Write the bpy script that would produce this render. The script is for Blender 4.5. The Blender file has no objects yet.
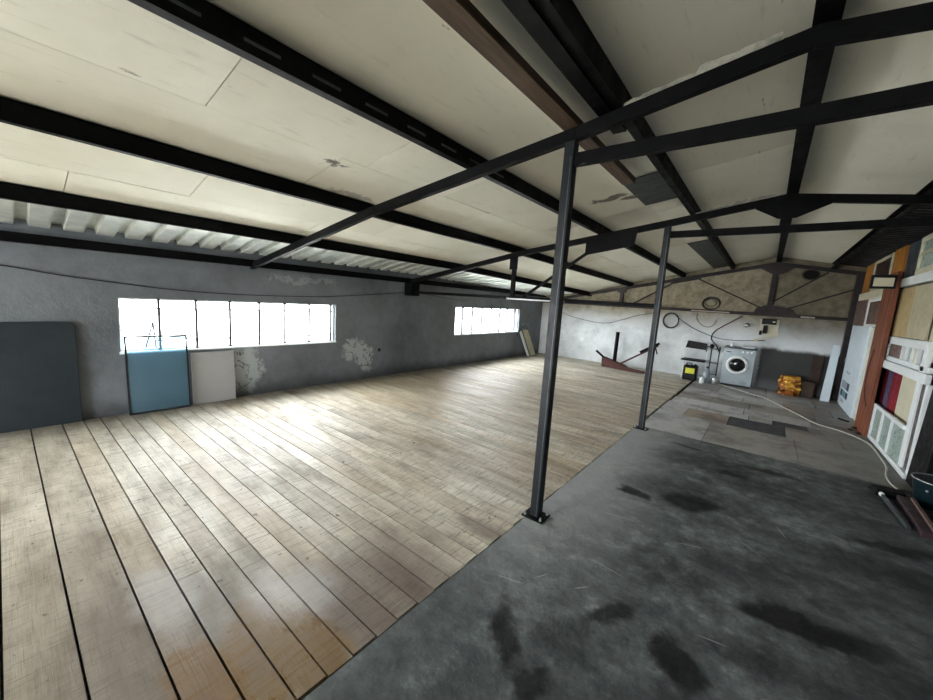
import bpy, bmesh, math, random
from mathutils import Vector, Matrix
random.seed(7)
S = bpy.context.scene
COL = S.collection
PI = math.pi

# ------------------------------------------------------------------ materials
def lin(c):
    return tuple((v/12.92 if v <= .04045 else ((v+.055)/1.055)**2.4) for v in c)
class NT:
    def __init__(s, name):
        s.m = bpy.data.materials.new(name); s.m.use_nodes = True
        s.t = s.m.node_tree; s.n = s.t.nodes; s.b = s.n['Principled BSDF']
        s.tc = s.n.new('ShaderNodeTexCoord')
        g = s.n.new('ShaderNodeNewGeometry'); s.geo = g
    def l(s, a, b): s.t.links.new(a, b)
    def val(s, sock, v):
        if isinstance(v, bpy.types.NodeSocket): s.l(v, sock)
        else: sock.default_value = v
    def math(s, op, a, b=0., c=None, clamp=False):
        n = s.n.new('ShaderNodeMath'); n.operation = op; n.use_clamp = clamp
        s.val(n.inputs[0], a); s.val(n.inputs[1], b)
        if c is not None: s.val(n.inputs[2], c)
        return n.outputs[0]
    def vmath(s, op, a, b):
        n = s.n.new('ShaderNodeVectorMath'); n.operation = op
        s.val(n.inputs[0], a); s.val(n.inputs[1], b); return n.outputs[0]
    def noise(s, scale, detail=6, rough=.6, vec=None, stretch=None, col=False, dist=0.):
        v = vec or s.geo.outputs['Position']
        if stretch: v = s.vmath('MULTIPLY', v, stretch)
        n = s.n.new('ShaderNodeTexNoise'); n.inputs['Scale'].default_value = scale
        n.inputs['Detail'].default_value = detail; n.inputs['Roughness'].default_value = rough
        n.inputs['Distortion'].default_value = dist
        s.l(v, n.inputs['Vector']); return n.outputs['Color' if col else 'Fac']
    def ramp(s, f, stops, interp='LINEAR'):
        n = s.n.new('ShaderNodeValToRGB'); n.color_ramp.interpolation = interp
        e = n.color_ramp.elements
        while len(e) > 1: e.remove(e[-1])
        for i, (p, c) in enumerate(stops):
            if not hasattr(c, '__len__'): c = (c, c, c)
            el = e[0] if i == 0 else e.new(p)
            el.position = p; el.color = (*c[:3], 1)
        s.l(f, n.inputs[0]); return n.outputs[0]
    def mix(s, f, a, b, mode='MIX'):
        n = s.n.new('ShaderNodeMix'); n.data_type = 'RGBA'; n.blend_type = mode
        s.val(n.inputs[0], f)
        for k, v in ((6, a), (7, b)):
            if isinstance(v, bpy.types.NodeSocket): s.l(v, n.inputs[k])
            else: n.inputs[k].default_value = (*v[:3], 1)
        return n.outputs[2]
    def smooth(s, v, lo, hi, a=0., b=1.):
        n = s.n.new('ShaderNodeMapRange'); n.interpolation_type = 'SMOOTHSTEP'
        s.val(n.inputs[0], v)
        for i, x in enumerate((lo, hi, a, b)): n.inputs[i+1].default_value = x
        return n.outputs[0]
    def sep(s, v=None):
        n = s.n.new('ShaderNodeSeparateXYZ'); s.l(v or s.geo.outputs['Position'], n.inputs[0]); return n.outputs
    def ellipse(s, cx, cy, rx, ry, rot, soft=.6, vec=None, plane='xy'):
        """1 inside an ellipse of the surface, 0 outside"""
        o = s.sep(vec); U = o['XYZ'.index(plane[0].upper())]; V = o['XYZ'.index(plane[1].upper())]
        du = s.math('SUBTRACT', U, cx); dv = s.math('SUBTRACT', V, cy)
        c, si = math.cos(rot), math.sin(rot)
        a = s.math('ADD', s.math('MULTIPLY', du, c/rx), s.math('MULTIPLY', dv, si/rx))
        b = s.math('ADD', s.math('MULTIPLY', du, -si/ry), s.math('MULTIPLY', dv, c/ry))
        d = s.math('SQRT', s.math('ADD', s.math('MULTIPLY', a, a), s.math('MULTIPLY', b, b)))
        return s.smooth(d, 1-soft, 1+soft*.6, 1., 0.)
    def bump(s, h, strength=.3, dist=.01):
        n = s.n.new('ShaderNodeBump'); n.inputs['Strength'].default_value = strength
        n.inputs['Distance'].default_value = dist; s.l(h, n.inputs['Height'])
        s.l(n.outputs[0], s.b.inputs['Normal'])
    def set(s, **k):
        mp = dict(base='Base Color', rough='Roughness', metal='Metallic', trans='Transmission Weight', ior='IOR', alpha='Alpha', spec='Specular IOR Level', coat='Coat Weight')
        for q, v in k.items():
            i = s.b.inputs[mp[q]]
            if isinstance(v, bpy.types.NodeSocket): s.l(v, i)
            elif q == 'base': i.default_value = (*v[:3], 1)
            else: i.default_value = v
        return s.m

def simple(name, c, rough=.6, metal=0., var=.25, scale=6., bump=.1, c2=None, stretch=None, spec=.5):
    """a solid colour broken up by wear and grain"""
    t = NT(name); c = lin(c)
    c2 = lin(c2) if c2 else tuple(v*(1-var) for v in c)
    f = t.noise(scale, 8, .65, stretch=stretch)
    t.set(base=t.ramp(f, [(.32, c2), (.62, c)]), metal=metal, spec=spec,
          rough=t.smooth(f, .3, .7, min(1, rough+.12), max(.05, rough-.08)))
    if bump: t.bump(t.noise(scale*9, 4, .6, stretch=stretch), bump, .004)
    return t.m

M = {}
M['steel'] = simple('black_painted_steel', (.035, .038, .042), .55, .0, .45, 9, .12, spec=.10)
M['post_steel'] = simple('slate_black_painted_steel', (.08, .105, .12), .45, .0, .4, 9, .12, spec=.25)
M['rustprimer'] = simple('dark_red_primer_steel', (.13, .08, .075), .6, 0, .4, 7, .2)
M['rust'] = simple('rusted_iron', (.34, .20, .18), .8, .1, .5, 14, .4)
M['board_brown'] = simple('reddish_brown_board', (.50, .27, .16), .55, 0, .35, 3, .1, stretch=(6, 6, .6))
M['orange_wood'] = simple('orange_varnished_wood', (.72, .47, .16), .4, 0, .4, 5, .1, stretch=(5, 5, .7))
M['old_wood'] = simple('brown_timber', (.33, .25, .17), .75, 0, .45, 6, .3, stretch=(8, .5, 8))
M['dark_wood'] = simple('dark_brown_board', (.24, .17, .12), .7, 0, .4, 6, .2)
M['white'] = simple('white_paint', (.90, .92, .92), .4, 0, .07, 4, .05)
M['white_blue'] = simple('white_laminate', (.84, .89, .92), .4, 0, .06, 3, .04)
M['cream'] = simple('cream_panel', (.80, .78, .68), .55, 0, .12, 3, .05)
M['beige'] = simple('beige_board', (.72, .63, .45), .6, 0, .14, 9, .08)
M['beige_grey'] = simple('grey_beige_board', (.72, .69, .58), .6, 0, .14, 9, .08)
M['crimson'] = simple('crimson_cloth', (.50, .06, .13), .85, 0, .3, 30, .3)
M['violet'] = simple('violet_grey_cloth', (.30, .25, .36), .85, 0, .35, 30, .3)
M['blackplastic'] = simple('black_plastic', (.025, .028, .03), .45, 0, .3, 10, .03, spec=.2)
M['void'] = simple('black_gap_filling', (.01, .01, .01), .9, 0, .3, 10, .03, spec=.05)
M['offwhite'] = simple('off_white_paint', (.86, .86, .81), .45, 0, .1, 5, .05)
M['teal'] = simple('dark_teal_plastic', (.09, .16, .18), .35, 0, .3, 8, .05)
M['yellow'] = simple('yellow_label', (.86, .86, .16), .5, 0, .15, 20, 0)
M['chrome'] = simple('chrome', (.78, .80, .82), .25, 1, .1, 10, .0)
M['wm'] = simple('silver_grey_enamel', (.60, .65, .67), .35, .15, .1, 3, .0)
M['wm_dark'] = simple('dark_glass', (.07, .08, .09), .12, 0, .3, 8, 0)
M['galv'] = simple('galvanised_tube', (.72, .73, .72), .35, .6, .3, 10, .1)
M['wire'] = simple('dark_cable', (.11, .11, .11), .6, 0, .2, 20, 0)
M['hose'] = simple('off_white_hose', (.74, .74, .69), .5, 0, .1, 12, 0)
M['dark_sheet'] = simple('dark_sheet_metal', (.19, .22, .21), .5, 0, .4, 6, .2, stretch=(1, 6, 1))
M['dark_teal_board'] = simple('dark_slate_board', (.11, .155, .18), .6, 0, .25, 3, .1)
M['pale_board'] = simple('pale_plaster_board', (.66, .66, .66), .8, 0, .08, 3, .05)
M['rustless'] = simple('grey_painted_window_bar', (.22, .22, .23), .5, 0, .2, 10, 0)
M['galvdark2'] = simple('dark_grey_frame', (.12, .13, .14), .5, 0, .2, 10, 0)
M['foam'] = simple('dirty_foam', (.60, .59, .54), .8, 0, .5, 14, .1)
M['pinkbrown'] = simple('pinkish_brown_pane', (.47, .38, .35), .5, 0, .5, 14, 0)
M['darkpane'] = simple('dark_brown_mottled_pane', (.22, .15, .12), .35, 0, .6, 22, 0)
M['bluepane'] = simple('blue_grey_metal_sheet', (.30, .34, .40), .35, .2, .6, 5, 0)
M['seagreen'] = simple('frosted_green_pane', (.62, .69, .66), .3, 0, .3, 18, 0)
M['purple'] = simple('plum_painted_steel', (.23, .16, .18), .5, .1, .4, 10, .1)
M['galvdark'] = simple('worn_steel_edge', (.26, .29, .30), .4, .3, .3, 10, 0)
M['tape'] = simple('worn_white_paint_mark', (.72, .66, .62), .7, 0, .5, 30, 0)
M['ink'] = simple('printed_dark_ink', (.22, .27, .34), .6, 0, .3, 30, 0)
M['ink_teal'] = simple('printed_teal_ink', (.35, .58, .62), .6, 0, .3, 30, 0)
M['ink_grey'] = simple('printed_grey_ink', (.62, .64, .68), .6, 0, .3, 30, 0)
M['amber'] = NT('amber_foil_wrap').m
def _amber():
    t = NT('crumpled_amber_foil')
    f = t.noise(6, 3, .6, dist=1.2)
    t.set(base=t.ramp(f, [(.35, lin((.20, .10, .02))), (.5, lin((.62, .36, .06))), (.66, lin((.95, .75, .30)))]), rough=.3, metal=.35)
    t.bump(f, .8, .03); return t.m
M['amber'] = _amber()
M['glass'] = NT('window_glass').m
def _glass(name, tint, gl=.08, veil=0):
    t = NT(name); t.n.remove(t.b)
    tr = t.n.new('ShaderNodeBsdfTransparent'); tr.inputs[0].default_value = (*tint, 1)
    g = t.n.new('ShaderNodeBsdfGlossy'); g.inputs['Roughness'].default_value = .03
    lw = t.n.new('ShaderNodeLayerWeight'); lw.inputs[0].default_value = .15
    mx = t.n.new('ShaderNodeMixShader')
    t.l(t.math('MULTIPLY', lw.outputs['Fresnel'], gl*6, clamp=True), mx.inputs[0])
    base = tr.outputs[0]
    if veil:
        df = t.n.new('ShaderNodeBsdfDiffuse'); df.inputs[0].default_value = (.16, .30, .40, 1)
        m2 = t.n.new('ShaderNodeMixShader'); m2.inputs[0].default_value = veil
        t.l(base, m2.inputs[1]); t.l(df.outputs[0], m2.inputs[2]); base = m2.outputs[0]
    t.l(base, mx.inputs[1]); t.l(g.outputs[0], mx.inputs[2])
    t.l(mx.outputs[0], t.n['Material Output'].inputs[0]); return t.m
M['glass'] = _glass('window_glass', (.97, .98, .98))
M['veilglass'] = _glass('veil_tinted_glass', (.86, .94, .97), .05, .35)  # blue milkiness paints the window veil into the pane

def _planks():
    t = NT('worn_timber_planks')
    at = t.n.new('ShaderNodeAttribute'); at.attribute_name = 'tone'
    tone = at.outputs['Fac']
    pos = t.geo.outputs['Position']
    off = t.n.new('ShaderNodeCombineXYZ'); t.l(t.math('MULTIPLY', tone, 37.), off.inputs[0]); t.l(t.math('MULTIPLY', tone, 11.), off.inputs[2])
    v = t.vmath('ADD', pos, off.outputs[0])
    broad = t.noise(1.6, 6, .62, vec=v, stretch=(1, 3.2, 1))
    saw = t.noise(5, 5, .7, vec=v, stretch=(13, 1.0, 1))            # saw marks run across the boards
    grain = t.noise(7, 6, .65, vec=v, stretch=(.8, 14, 1))
    c = t.ramp(broad, [(.30, lin((.58, .545, .48))), (.45, lin((.74, .71, .645))), (.60, lin((.85, .825, .76))), (.76, lin((.92, .905, .86)))])
    warm = t.mix(t.smooth(tone, .55, 1.), c, lin((.70, .60, .45)))
    c = t.mix(.4, c, warm)
    hsh = t.math('FRACT', t.math('MULTIPLY', tone, 17.3))
    c = t.mix(t.smooth(hsh, .0, 1., .24, 0), c, lin((.42, .38, .32)))
    c = t.mix(t.smooth(grain, .52, .72, 0, .42), c, lin((.38, .35, .30)))
    c = t.mix(t.smooth(saw, .50, .66, 0, .62), c, lin((.42, .385, .33)))
    c = t.mix(t.smooth(t.math('MULTIPLY', tone, 7.13), 0, 7, 0, .0), c, (0, 0, 0))
    # dirt and nail heads
    c = t.mix(t.smooth(t.noise(16, 2, .5, vec=v), .70, .76, 0, .75), c, lin((.14, .12, .10)))
    warp = t.vmath('ADD', pos, t.vmath('MULTIPLY', t.noise(2.6, 5, .65, vec=v, col=True), (.55, .25, 0)))
    warp = t.vmath('SUBTRACT', warp, (.27, .12, 0))
    def blot(cx, cy, rx, ry, r, col, k, soft=.5):
        nonlocal c
        m = t.ellipse(cx, cy, rx, ry, r, soft, warp)
        c = t.mix(t.math('MULTIPLY', t.math('MULTIPLY', m, k), t.smooth(saw, .3, .68, 1., .62)), c, lin(col)); return m
    blot(-2.3, .12, 1.0, .4, 0, (.36, .28, .21), .55, .7)
    blot(-1.75, .36, .75, .34, 0, (.34, .28, .235), .6)
    blot(-1.6, .8, .75, .35, .2, (.42, .41, .41), .5)
    blot(-1.45, 1.15, .45, .35, .1, (.30, .23, .19), .8)
    blot(-1.45, 1.45, .5, .22, 0, (.38, .30, .27), .6)
    w1 = blot(-1.48, .68, .38, .24, .1, (.44, .32, .08), 1., .2)
    w2 = blot(-1.55, .40, .26, .14, 0, (.44, .31, .08), 1., .2)
    blot(-1.75, .88, .2, .2, 0, (.84, .84, .84), .5, .6)
    blot(-2.2, .42, .3, .12, 0, (.82, .82, .82), .5, .6)
    blot(-2.3, 8.7, .9, .16, -.1, (.50, .37, .25), .6)
    blot(-1.7, 8.9, .5, .14, -.1, (.45, .33, .23), .6)
    blot(-1.35, 2.05, .25, .1, 0, (.30, .22, .17), .6)
    blot(-1.5, 3.3, .6, .3, 0, (.55, .45, .33), .5)
    blot(-4.6, 4.5, 1.2, 1.6, 0, (.78, .70, .55), .45)
    blot(-3.4, 5.5, 1.5, 1.6, 0, (.66, .60, .52), .4)
    # shadow strip along the window wall, painted into the boards
    o = t.sep(warp)
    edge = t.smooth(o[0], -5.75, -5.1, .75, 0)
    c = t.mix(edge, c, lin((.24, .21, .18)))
    wet = t.math('MAXIMUM', w1, w2)
    r = t.math('SUBTRACT', t.smooth(broad, .3, .7, .64, .46), t.math('MULTIPLY', wet, .22))
    t.set(base=c, rough=r, spec=.5)
    t.bump(t.math('ADD', t.math('MULTIPLY', saw, .8), grain), .35, .006)
    return t.m
M['planks'] = _planks()

def _concrete():
    t = NT('oil_stained_concrete')
    pos = t.geo.outputs['Position']
    a = t.noise(1.5, 8, .68); b = t.noise(7, 8, .7); f = t.noise(45, 4, .7)
    c = t.ramp(a, [(.30, lin((.27, .29, .295))), (.5, lin((.42, .45, .455))), (.70, lin((.58, .615, .615)))])
    c = t.mix(t.smooth(b, .38, .6, .6, 0), c, lin((.24, .245, .25)))
    c = t.mix(t.smooth(b, .56, .70, 0, .55), c, lin((.66, .67, .67)))
    c = t.mix(t.smooth(f, .56, .72, 0, .35), c, lin((.16, .16, .16)))
    c = t.mix(t.smooth(f, .3, .42, .3, 0), c, lin((.62, .63, .63)))
    wx = t.sep()
    # paler towards the timber edge
    edge = t.smooth(t.math('ADD', wx[0], t.math('MULTIPLY', a, .9)), -.75, .15, .7, 0)
    c = t.mix(t.math('MULTIPLY', edge, t.smooth(wx[1], 1.2, 2.9, .0, 1.)), c, lin((.72, .735, .745)))
    c = t.mix(t.smooth(wx[1], .6, 2.6, .5, 0.), c, lin((.26, .285, .29)))
    c = t.mix(t.smooth(t.math('ADD', wx[0], t.math('MULTIPLY', a, .5)), .5, 1.5, 0, .45), c, lin((.17, .175, .175)))
    warp = t.vmath('ADD', pos, t.vmath('MULTIPLY', t.noise(3.2, 5, .6, col=True), (.34, .34, 0)))
    warp = t.vmath('SUBTRACT', warp, (.17, .17, 0))
    for cx, cy, rx, ry, r, k, s in [
        (-.72, 3.42, .13, .10, .3, .95, .35), (-.30, 3.60, .24, .15, .6, .95, .35), (-.5, 3.75, .42, .22, .4, .45, .6),
        (.36, 2.55, .26, .11, .25, .98, .3), (.62, 2.62, .2, .08, .2, .8, .5), (.3, 2.9, .5, .3, .4, .4, .6),
        (-.78, 1.42, .07, .20, .75, .95, .55), (-.44, 1.90, .08, .16, -.5, .85, .55), (-.12, 1.86, .12, .15, .5, .95, .4),
        (-.02, 1.45, .16, .28, .2, .8, .6), (-.56, 1.30, .08, .12, 0, .9, .5), (-.3, 1.0, .4, .3, 0, .5, .6), (-.55, 1.62, .2, .12, .3, .5, .6),
        (-.3, 4.7, .55, .3, .2, .6, .6), (.22, 4.95, .25, .07, .1, .9, .5), (-.12, 4.55, .15, .07, .1, .9, .5), (.2, 4.4, .5, .25, 0, .5, .6),
        (.95, 3.95, .28, .07, .3, .9, .5), (.75, 3.5, .5, .2, .2, .6, .6), (1.25, 3.4, .3, .2, .3, .8, .5), (.2, 2.1, .25, .12, .3, .6, .6),
        (-.55, 5.1, .22, .05, 0, .8, .5), (1.3, 5.0, .3, .3, 0, .8, .5), (.9, 2.3, .5, .35, 0, .55, .6), (-.25, 2.5, .25, .2, .4, .45, .6), (1.4, 2.6, .5, 1.2, 0, .6, .6)]:
        c = t.mix(t.math('MULTIPLY', t.ellipse(cx, cy, rx, ry, r, s, warp), k), c, lin((.085, .09, .092)))
    for cx, cy, ln, wd, r in [(-.83, 1.91, .05, .004, 1.1), (-.62, 1.98, .05, .004, .9), (-.95, 1.75, .09, .004, .3), (-.55, 2.25, .12, .003, -.1), (-.2, 2.9, .1, .003, .4), (.1, 3.2, .12, .003, 2.4), (-.7, 2.9, .14, .004, .2), (-.9, 3.9, .12, .004, .7), (-.45, 4.3, .16, .004, .3), (-.8, 4.6, .2, .005, .9), (.3, 3.6, .1, .003, 1.9), (.0, 2.1, .07, .003, .2)]:
        c = t.mix(t.math('MULTIPLY', t.ellipse(cx, cy, ln, wd, r, .4), .6), c, lin((.74, .75, .75)))
    t.set(base=c, rough=t.smooth(b, .3, .7, .88, .6), spec=.3)
    t.bump(t.math('ADD', t.math('MULTIPLY', a, 1.5), t.math('ADD', b, t.math('MULTIPLY', f, .12))), .7, .02)
    return t.m
M['concrete'] = _concrete()

def _tiles():
    t = NT('patchwork_floor_boards')
    at = t.n.new('ShaderNodeAttribute'); at.attribute_name = 'tone'
    tone = at.outputs['Fac']
    a = t.noise(1.7, 7, .65); b = t.noise(9, 7, .7)
    c = t.ramp(tone, [(0, lin((.24, .25, .28))), (.2, lin((.30, .31, .34))), (.24, lin((.68, .61, .54))), (.5, lin((.66, .65, .63))), (.8, lin((.76, .765, .765))), (1, lin((.84, .85, .86)))])
    c = t.mix(t.smooth(a, .38, .56, .55, 0), c, lin((.34, .335, .33)))
    c = t.mix(t.smooth(b, .50, .72, 0, .45), c, lin((.25, .24, .23)))
    x = t.sep()
    c = t.mix(t.smooth(t.math('ADD', x[0], a), .7, 2.0, 0, .5), c, lin((.34, .34, .335)))
    t.set(base=c, rough=t.smooth(b, .3, .7, .7, .45), spec=.4)
    t.bump(b, .3, .006); return t.m
M['tiles'] = _tiles()

def _wall(name, base, tan=False):
    t = NT(name)
    a = t.noise(1.1, 8, .65); b = t.noise(6, 8, .7); f = t.noise(40, 4, .7)
    base = lin(base)
    c = t.ramp(a, [(.3, tuple(v*.62 for v in base)), (.55, base), (.75, tuple(min(1, v*1.22) for v in base))])
    c = t.mix(t.smooth(b, .52, .72, 0, .35), c, tuple(v*.5 for v in base))
    x = t.sep()
    if tan:
        h = t.math('ADD', x[2], t.math('MULTIPLY', t.math('SUBTRACT', a, .5), .9))
        c = t.mix(t.smooth(h, 1.1, 1.75), c, t.mix(t.smooth(b, .3, .7), lin((.48, .45, .38)), lin((.66, .62, .53))))
        # darker area low down at the right
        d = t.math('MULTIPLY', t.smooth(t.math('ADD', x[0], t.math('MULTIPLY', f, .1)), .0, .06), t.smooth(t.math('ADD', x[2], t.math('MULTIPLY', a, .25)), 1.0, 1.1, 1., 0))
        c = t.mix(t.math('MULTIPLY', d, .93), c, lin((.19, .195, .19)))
        d = t.math('MULTIPLY', t.smooth(x[0], -.6, .6), t.smooth(h, 1.0, 1.5, 0., .5))
        c = t.mix(d, c, lin((.31, .28, .23)))
        c = t.mix(t.math('MULTIPLY', t.ellipse(.60, 2.60, .16, .12, 0, .3, plane='xz'), .97), c, (.004, .004, .004))
        c = t.mix(t.math('MULTIPLY', t.ellipse(-4.3, .62, .07, .07, 0, .3, plane='xz'), .8), c, (.85, .85, .85))
        c = t.mix(t.math('MULTIPLY', t.smooth(x[2], 0, .3, 1, 0), .25), c, lin((.75, .77, .78)))
    else:
        pos = t.geo.outputs['Position']
        wp = t.vmath('SUBTRACT', t.vmath('ADD', pos, t.vmath('MULTIPLY', t.noise(4., 6, .7, col=True), (0, .6, .6))), (0, .3, .3))
        rid = t.noise(2.6, 5, .6, dist=.6)
        line = t.smooth(t.math('ABSOLUTE', t.math('SUBTRACT', rid, .5)), 0., .016, 1., 0.)
        for cy, cz, ry, rz, k in [(2.12, .42, .24, .36, .8), (3.95, .60, .28, .18, .85), (4.18, .36, .16, .22, .85), (3.0, 1.72, .6, .04, .35)]:
            m = t.ellipse(cy, cz, ry, rz, 0, .25, wp, plane='yz')
            pc = t.mix(line, lin((.70, .73, .73)), lin((.24, .25, .26)))
            c = t.mix(t.math('MULTIPLY', m, k), c, pc)
        c = t.mix(t.ellipse(4.48, .52, .035, .035, 0, .2, plane='yz'), c, (.02, .02, .02))
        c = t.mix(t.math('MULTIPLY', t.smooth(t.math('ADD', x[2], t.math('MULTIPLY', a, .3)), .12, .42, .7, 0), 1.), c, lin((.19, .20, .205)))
    t.set(base=c, rough=.85, spec=.25)
    t.bump(t.math('ADD', t.math('MULTIPLY', a, 1.2), t.math('ADD', t.math('MULTIPLY', b, .6), t.math('MULTIPLY', f, .2))), .6, .02)
    return t.m
M['wall_left'] = _wall('grey_cement_render', (.475, .495, .515))  # slight blue of the base is window veil put into the colour
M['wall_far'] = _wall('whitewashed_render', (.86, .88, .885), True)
M['wall_plain'] = _wall('plain_grey_render', (.55, .55, .54))

def _ceiling():
    t = NT('pale_ceiling_boards')
    at = t.n.new('ShaderNodeAttribute'); at.attribute_name = 'tone'
    a = t.noise(.9, 6, .6); g = t.noise(5, 5, .6, stretch=(5, .7, 1)); s = t.noise(9, 4, .6, stretch=(2.4, .6, 1))
    c = t.ramp(at.outputs['Fac'], [(0, lin((.88, .865, .80))), (1, lin((.94, .93, .87)))])
    c = t.mix(t.smooth(a, .3, .6, .4, 0), c, lin((.80, .77, .68)))
    c = t.mix(t.smooth(g, .56, .8, 0, .3), c, lin((.58, .55, .47)))
    c = t.mix(t.smooth(s, .70, .74, 0, .5), c, lin((.34, .29, .22)))
    pos = t.geo.outputs['Position']
    wp = t.vmath('SUBTRACT', t.vmath('ADD', pos, t.vmath('MULTIPLY', t.noise(9, 5, .7, col=True), (.35, .35, 0))), (.17, .17, 0))
    for cx, cy, rx, ry, k in [(-1.55, 4.35, .22, .07, .8), (-1.35, 4.5, .12, .05, .8), (-2.85, 1.72, .06, .09, .8), (-3.5, 1.9, .1, .15, .6), (-3.3, 2.2, .05, .25, .4), (-2.3, 5.0, .3, .15, .25)]:
        c = t.mix(t.math('MULTIPLY', t.ellipse(cx, cy, rx, ry, 0, .3, wp), k), c, lin((.25, .17, .13)))
    t.set(base=c, rough=.7, spec=.3); t.bump(g, .15, .004); return t.m
M['ceiling'] = _ceiling()

def _galvroof():
    t = NT('galvanised_corrugated_sheet')
    a = t.noise(3, 6, .65); v = t.noise(22, 3, .6)
    c = t.ramp(a, [(.3, lin((.78, .80, .78))), (.65, lin((.97, .98, .95)))])
    t.set(base=c, metal=.4, rough=t.smooth(a, .3, .7, .42, .36)); return t.m
M['galvroof'] = _galvroof()
M['roof_dark'] = simple('shade_toned_corrugated_sheet', (.14, .14, .145), .6, .2, .4, 5, .1)  # dark tone is underside shade painted into the right-hand roofing
M['ground'] = simple('pale_outdoor_gravel', (.80, .80, .78), .9, 0, .1, 5, 0)
M['outwall'] = simple('pale_outdoor_render', (.88, .88, .86), .9, 0, .1, 5, 0)

# ------------------------------------------------------------------ mesh helpers
class MB:
    def __init__(s): s.bm = bmesh.new(); s.tone = s.bm.faces.layers.float.new('tone')
    def _f(s, vs, tone=.5):
        try: f = s.bm.faces.new(vs)
        except ValueError: return None
        f[s.tone] = tone; return f
    def hexa(s, p, tone=.5):
        v = [s.bm.verts.new(q) for q in p]
        for i in ((3, 2, 1, 0), (4, 5, 6, 7), (0, 1, 5, 4), (1, 2, 6, 5), (2, 3, 7, 6), (3, 0, 4, 7)): s._f([v[k] for k in i], tone)
        return s
    def box(s, x0, x1, y0, y1, z0, z1, tone=.5):
        return s.hexa([(x0, y0, z0), (x1, y0, z0), (x1, y1, z0), (x0, y1, z0), (x0, y0, z1), (x1, y0, z1), (x1, y1, z1), (x0, y1, z1)], tone)
    def bar(s, a, b, w, h, up=(0, 0, 1)):
        """rectangular bar from a to b; w across, h along up"""
        a = Vector(a); b = Vector(b); d = (b-a).normalized(); up = Vector(up)
        side = d.cross(up)
        if side.length < 1e-4: side = d.cross(Vector((0, 1, 0)))
        side.normalize(); u = side.cross(d).normalized()
        P = []
        for q in (a, b):
            for i, j in ((-1, -1), (1, -1), (1, 1), (-1, 1)): P.append(q + side*(i*w/2) + u*(j*h/2))
        return s.hexa(P)
    def tube(s, pts, r, n=8, closed=False, cap=True):
        pts = [Vector(p) for p in pts]; rings = []; N = len(pts); last = None
        for i, p in enumerate(pts):
            if closed: d = pts[(i+1) % N]-pts[i-1]
            else: d = pts[min(i+1, N-1)]-pts[max(i-1, 0)]
            d.normalize()
            if last is None:
                ref = Vector((0, 0, 1)) if abs(d.z) < .9 else Vector((1, 0, 0)); side = d.cross(ref).normalized()
            else: side = (last - d*last.dot(d)).normalized()
            last = side; u = d.cross(side)
            rr = r[i] if hasattr(r, '__len__') else r
            rings.append([s.bm.verts.new(p+side*(rr*math.cos(2*PI*k/n))+u*(rr*math.sin(2*PI*k/n))) for k in range(n)])
        for i in range(N if closed else N-1):
            A, B = rings[i], rings[(i+1) % N]
            for k in range(n): s._f([A[k], A[(k+1) % n], B[(k+1) % n], B[k]])
        if cap and not closed: s._f(rings[0][::-1]); s._f(rings[-1])
        return s
    def lathe(s, prof, c=(0, 0, 0), n=28, axis='z', closed=False):
        """prof = [(radius, height)...] turned about an axis through c"""
        rings = []
        for r, h in prof:
            R = []
            for k in range(n):
                a = 2*PI*k/n; u, v = r*math.cos(a), r*math.sin(a)
                p = (u, v, h) if axis == 'z' else ((u, h, v) if axis == 'y' else (h, u, v))
                R.append(s.bm.verts.new(Vector(p)+Vector(c)))
            rings.append(R)
        m = len(rings)
        for i in range(m if closed else m-1):
            A, B = rings[i], rings[(i+1) % m]
            for k in range(n): s._f([A[k], A[(k+1) % n], B[(k+1) % n], B[k]])
        if not closed:
            s._f(rings[0][::-1]); s._f(rings[-1])
        return s
    def prism(s, pts, ax, t0, t1):
        """polygon pts in the plane normal to axis ax, thick from t0 to t1"""
        def P(q, t):
            q = list(q); q.insert(ax, t); return Vector(q)
        A = [s.bm.verts.new(P(q, t0)) for q in pts]; B = [s.bm.verts.new(P(q, t1)) for q in pts]
        n = len(pts); s._f(A[::-1]); s._f(B)
        for k in range(n): s._f([A[k], A[(k+1) % n], B[(k+1) % n], B[k]])
        return s

def build(name, mb, m, parent=None, bev=0., smooth=False, solid=None):
    bm = mb.bm
    bmesh.ops.recalc_face_normals(bm, faces=bm.faces)
    if parent is not None: off = Vector(parent['_o']) if '_o' in parent else Vector()
    else:
        xs = [v.co for v in bm.verts]
        off = Vector(((min(v.x for v in xs)+max(v.x for v in xs))/2, (min(v.y for v in xs)+max(v.y for v in xs))/2, min(v.z for v in xs)))
    for v in bm.verts: v.co -= off
    me = bpy.data.meshes.new(name); bm.to_mesh(me); bm.free()
    if smooth:
        for p in me.polygons: p.use_smooth = True
    me.materials.append(M[m] if isinstance(m, str) else m)
    o = bpy.data.objects.new(name, me); COL.objects.link(o)
    if parent is not None:
        o.parent = parent
    else: o.location = off
    o['_o'] = list(off)
    if bev:
        b = o.modifiers.new('Bevel', 'BEVEL'); b.width = bev; b.segments = 2; b.limit_method = 'ANGLE'; b.angle_limit = .9
    if solid:
        b = o.modifiers.new('Solidify', 'SOLIDIFY'); b.thickness = solid; b.offset = 0
    return o
def tag(o, label=None, cat=None, group=None, kind=None):
    if label: o['label'] = label
    if cat: o['category'] = cat
    if group: o['group'] = group
    if kind: o['kind'] = kind
    return o
def thing(name, loc, label=None, cat=None, group=None, kind=None):
    o = bpy.data.objects.new(name, None); COL.objects.link(o); o.location = loc; o['_o'] = list(loc)
    o.empty_display_size = .1
    return tag(o, label, cat, group, kind)
def copy_tree(o, parent=None, move=None):
    c = o.copy(); COL.objects.link(c); c.parent = parent
    if move is not None: c.location = Vector(o.location)+Vector(move)
    for ch in list(o.children): copy_tree(ch, c)
    return c
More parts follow.
